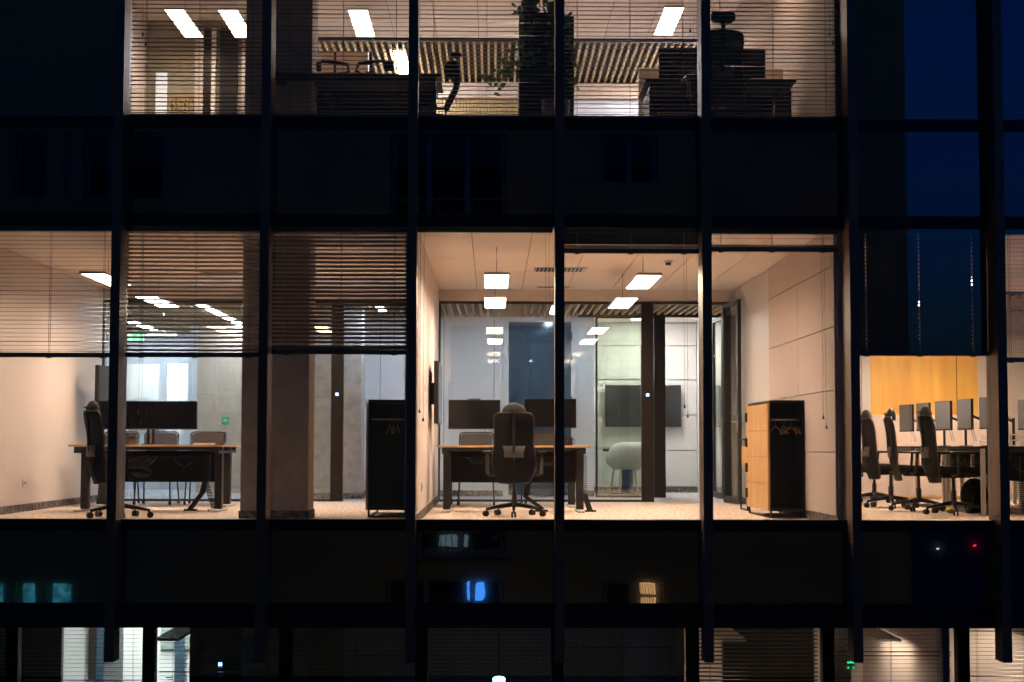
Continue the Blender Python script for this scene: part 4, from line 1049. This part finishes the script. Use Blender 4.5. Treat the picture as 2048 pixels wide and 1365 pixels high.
build('plate', bx(-.042, .042, 0, .008, -.042, .042), 'green', gs2)
sy = MB()
for dx, dz in ((-.026, .026), (.026, .026), (-.026, -.026), (.026, -.026), (0, .028)): sy.box(dx - .009, dx + .009, -.004, -.0005, dz - .009, dz + .009)
build('symbol', sy, 'green_e', gs2)
for i, (x, y) in enumerate(((2.62, 3.3), (4.30, 3.3), (5.6, 2.3))):
    o = put(lampB, (x, y, -1.36 if i < 2 else -1.2), 0, ['ground floor pendant lamp seen from above left of the large dark opening', 'ground floor pendant lamp seen from above right of the green sign', 'ground floor pendant lamp over the beige wall at the right edge'][i])
    for k in kids(o):
        if k.name.startswith('diffuser'): k.data = k.data.copy(); k.data.materials[0] = emit('ground_warm', WARM, 4.6 if i < 2 else 7)

# ================================================================== street side: what the glass mirrors
struct('street', bx(-60, 60, -90, -.3, GZ - .32, GZ - .3), mat('asphalt', (.05, .05, .052), .8, 0, .2, 2, .2, 40))
ap = thing('apartment_building', 'grey rendered apartment house across the street, mirrored in the dark glass', 'building', (0, -16.2, 0))
AX0, AX1 = -16.0, 8.05
wins = []   # x0,x1,z0,z1,kind
def ref(px0, px1, py0, py1): # photo pixels of a mirrored opening -> size on the opposite wall
    s = FPX / 31.28
    return (px0 - 985) / s, (px1 - 985) / s, .733 + (893 - py1) / s, .733 + (893 - py0) / s
for a in ((778, 1012, 262, 430), (1202, 1318, 262, 362), (20, 92, 262, 400), (120, 140, 262, 400), (160, 216, 262, 400), (232, 326, 262, 400), (835, 1010, 1055, 1102), (775, 1010, 1155, 1212), (1205, 1325, 1158, 1216), (-60, 26, 1160, 1208), (44, 86, 1160, 1220), (104, 158, 1160, 1220)):
    wins.append(ref(*a))
# wall as strips around openings
xs = sorted(set([AX0, AX1] + [v for w_ in wins for v in w_[:2]])); zs = sorted(set([-4.0, 12.0] + [v for w_ in wins for v in w_[2:]]))
mb = MB()
for i in range(len(xs) - 1):
    run = None
    for j in range(len(zs) - 1):
        cx_, cz_ = (xs[i] + xs[i + 1]) / 2, (zs[j] + zs[j + 1]) / 2
        if any(w_[0] < cx_ < w_[1] and w_[2] < cz_ < w_[3] for w_ in wins): run = None if run is None else mb.box(xs[i], xs[i + 1], -.35, 0, run, zs[j]) and None
        elif run is None: run = zs[j]
    if run is not None: mb.box(xs[i], xs[i + 1], -.35, 0, run, zs[-1])
build('wall', mb, mat('grey_render', (.85, .74, .28), .9, 0, .06, 2, .1, 60), ap)
build('rear_wall', bx(AX0, AX1, -9.0, -3.0, -4.0, 12.0), 'gap', ap)
build('end_wall', bx(AX0, AX0 + .3, -3.0, -.36, -4, 12).box(AX1 - .3, AX1, -3.0, -.36, -4, 12), 'gap', ap)
M['pane_dark'] = mat('dark_pane', (.01, .012, .014), .05, 0, .1, 2, spec=.6)
M['teal'] = emit('teal_lit_room', (.05, .33, .42), .9)
_t = M['teal'].node_tree; _n = _t.nodes.new('ShaderNodeTexNoise'); _n.inputs['Scale'].default_value = 6; _n.inputs['Detail'].default_value = 6
_c = _t.nodes.new('ShaderNodeTexCoord'); _r = _t.nodes.new('ShaderNodeValToRGB'); _e = _r.color_ramp.elements
_e[0].position = .35; _e[0].color = (.01, .07, .10, 1); _e[1].position = .72; _e[1].color = (.12, .50, .60, 1); _k = _e.new(.52); _k.color = (.03, .26, .36, 1)
_t.links.new(_c.outputs['Object'], _n.inputs['Vector']); _t.links.new(_n.outputs['Fac'], _r.inputs['Fac']); _t.links.new(_r.outputs['Color'], _t.nodes['Principled BSDF'].inputs['Emission Color'])
M['blue_e'] = emit('blue_lamp_shade', (.05, .28, 1.0), 3)
M['amber'] = emit('amber_glowing_shelf', (1, .55, .22), 1.6)  # the shelf board glows itself in place of lamp light falling on it
for i, (a, b, c, d) in enumerate(wins):
    wn = build('window', bx(a + .03, a + .09, -.20, -.14, c, d).box(b - .09, b - .03, -.20, -.14, c, d).box(a + .09, b - .09, -.20, -.14, d - .07, d).box(a + .09, b - .09, -.20, -.14, c, c + .05), 'frame_w', ap)
    if b - a > 1.0:
        n = 3 if b - a > 1.8 else 2
        m_ = MB()
        for k in range(1, n): x = a + (b - a) * k / n; m_.box(x - .05, x + .05, -.20, -.14, c + .05, d - .07)
        build('window_post', m_, 'frame_w', wn)
    lit = i >= 9
    build('pane', bx(a + .09, b - .09, -.19, -.185, c + .05, d - .07), 'teal' if lit else 'pane_dark', wn)
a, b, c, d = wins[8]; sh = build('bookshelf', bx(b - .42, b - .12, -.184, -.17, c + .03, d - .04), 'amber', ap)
bk = MB(); x = b - .42
while x < b - .14:
    bk.box(x, x + .012, -.169, -.16, c + .05, c + .22); bk.box(x + .01, x + .02, -.169, -.16, c + .28, c + .46); x += .035
bk.box(b - .43, b - .11, -.169, -.155, c + .22, c + .28); build('books', bk, 'chair_frame', sh)
a, b, c, d = wins[7]; x = a + (940 - 775) / (FPX / 31.28)
px_ = lambda p: (p - 985) / (FPX / 31.28)
pz_ = lambda p: .733 + (893 - p) / (FPX / 31.28)
ls_ = MB().prism([(px_(936), pz_(1160)), (px_(938), pz_(1150)), (px_(942), pz_(1150)), (px_(942.5), pz_(1201)), (px_(938), pz_(1197)), (px_(936), pz_(1190))], -.172, -.165)
ls_.prism([(px_(953), pz_(1166)), (px_(959), pz_(1160)), (px_(967), pz_(1160)), (px_(972), pz_(1166)), (px_(972.5), pz_(1190)), (px_(966), pz_(1199)), (px_(953), pz_(1201))], -.172, -.165)
build('lamp_shade', ls_, 'blue_e', ap)
build('shade_top', MB().prism([(px_(954), pz_(1150)), (px_(968), pz_(1150)), (px_(967), pz_(1157)), (px_(955), pz_(1159))], -.172, -.165), 'teal', ap)
a, b, c, d = wins[0]
rl = bx(a - .1, b + .1, .0, .03, c + .30, c + .34)
for k in range(18): xx = a + (b - a) * k / 17; rl.box(xx - .006, xx + .006, .005, .02, c, c + .30)
build('balcony_rail', rl, 'grey', ap)
a, b, c, d = wins[6]
rl = MB()
for k in range(16): xx = a + (b - a) * k / 15; rl.box(xx - .008, xx + .008, .01, .03, c, d)
build('balcony_rail', rl, 'black', ap); build('balcony_slab', bx(a - .15, b + .15, .0, .35, c - .10, c - .01), 'concrete', ap)
build('lit_opening', bx(a + .42, a + .98, -.183, -.175, c + .1, c + .32), emit('dim_white', (.45, .7, .8), .35), ap)
# distant street lights mirrored low at the right
def street_light(x, y, z, m, label, r):
    t = thing('street_lamp', label, 'street lamp', (x, y, GZ - .3)); h = z - GZ + .3
    build('pole', MB().tube([(0, 0, 0), (0, 0, h)], .05, 8), 'black', t); build('lamp_head', MB().ell((0, 0, h + r), r * 1.8, r, r), m, t)
    return t
M['lamp_street'] = emit('street_white', (.75, .85, 1), 4); M['lamp_red'] = emit('street_red', (1, .02, .05), 8)
street_light(17.8, -50, -3.3, 'lamp_street', 'distant white street lamp mirrored low at the right', .032)
street_light(19.25, -50, -3.2, 'lamp_red', 'distant red light on a pole mirrored low at the right', .030)
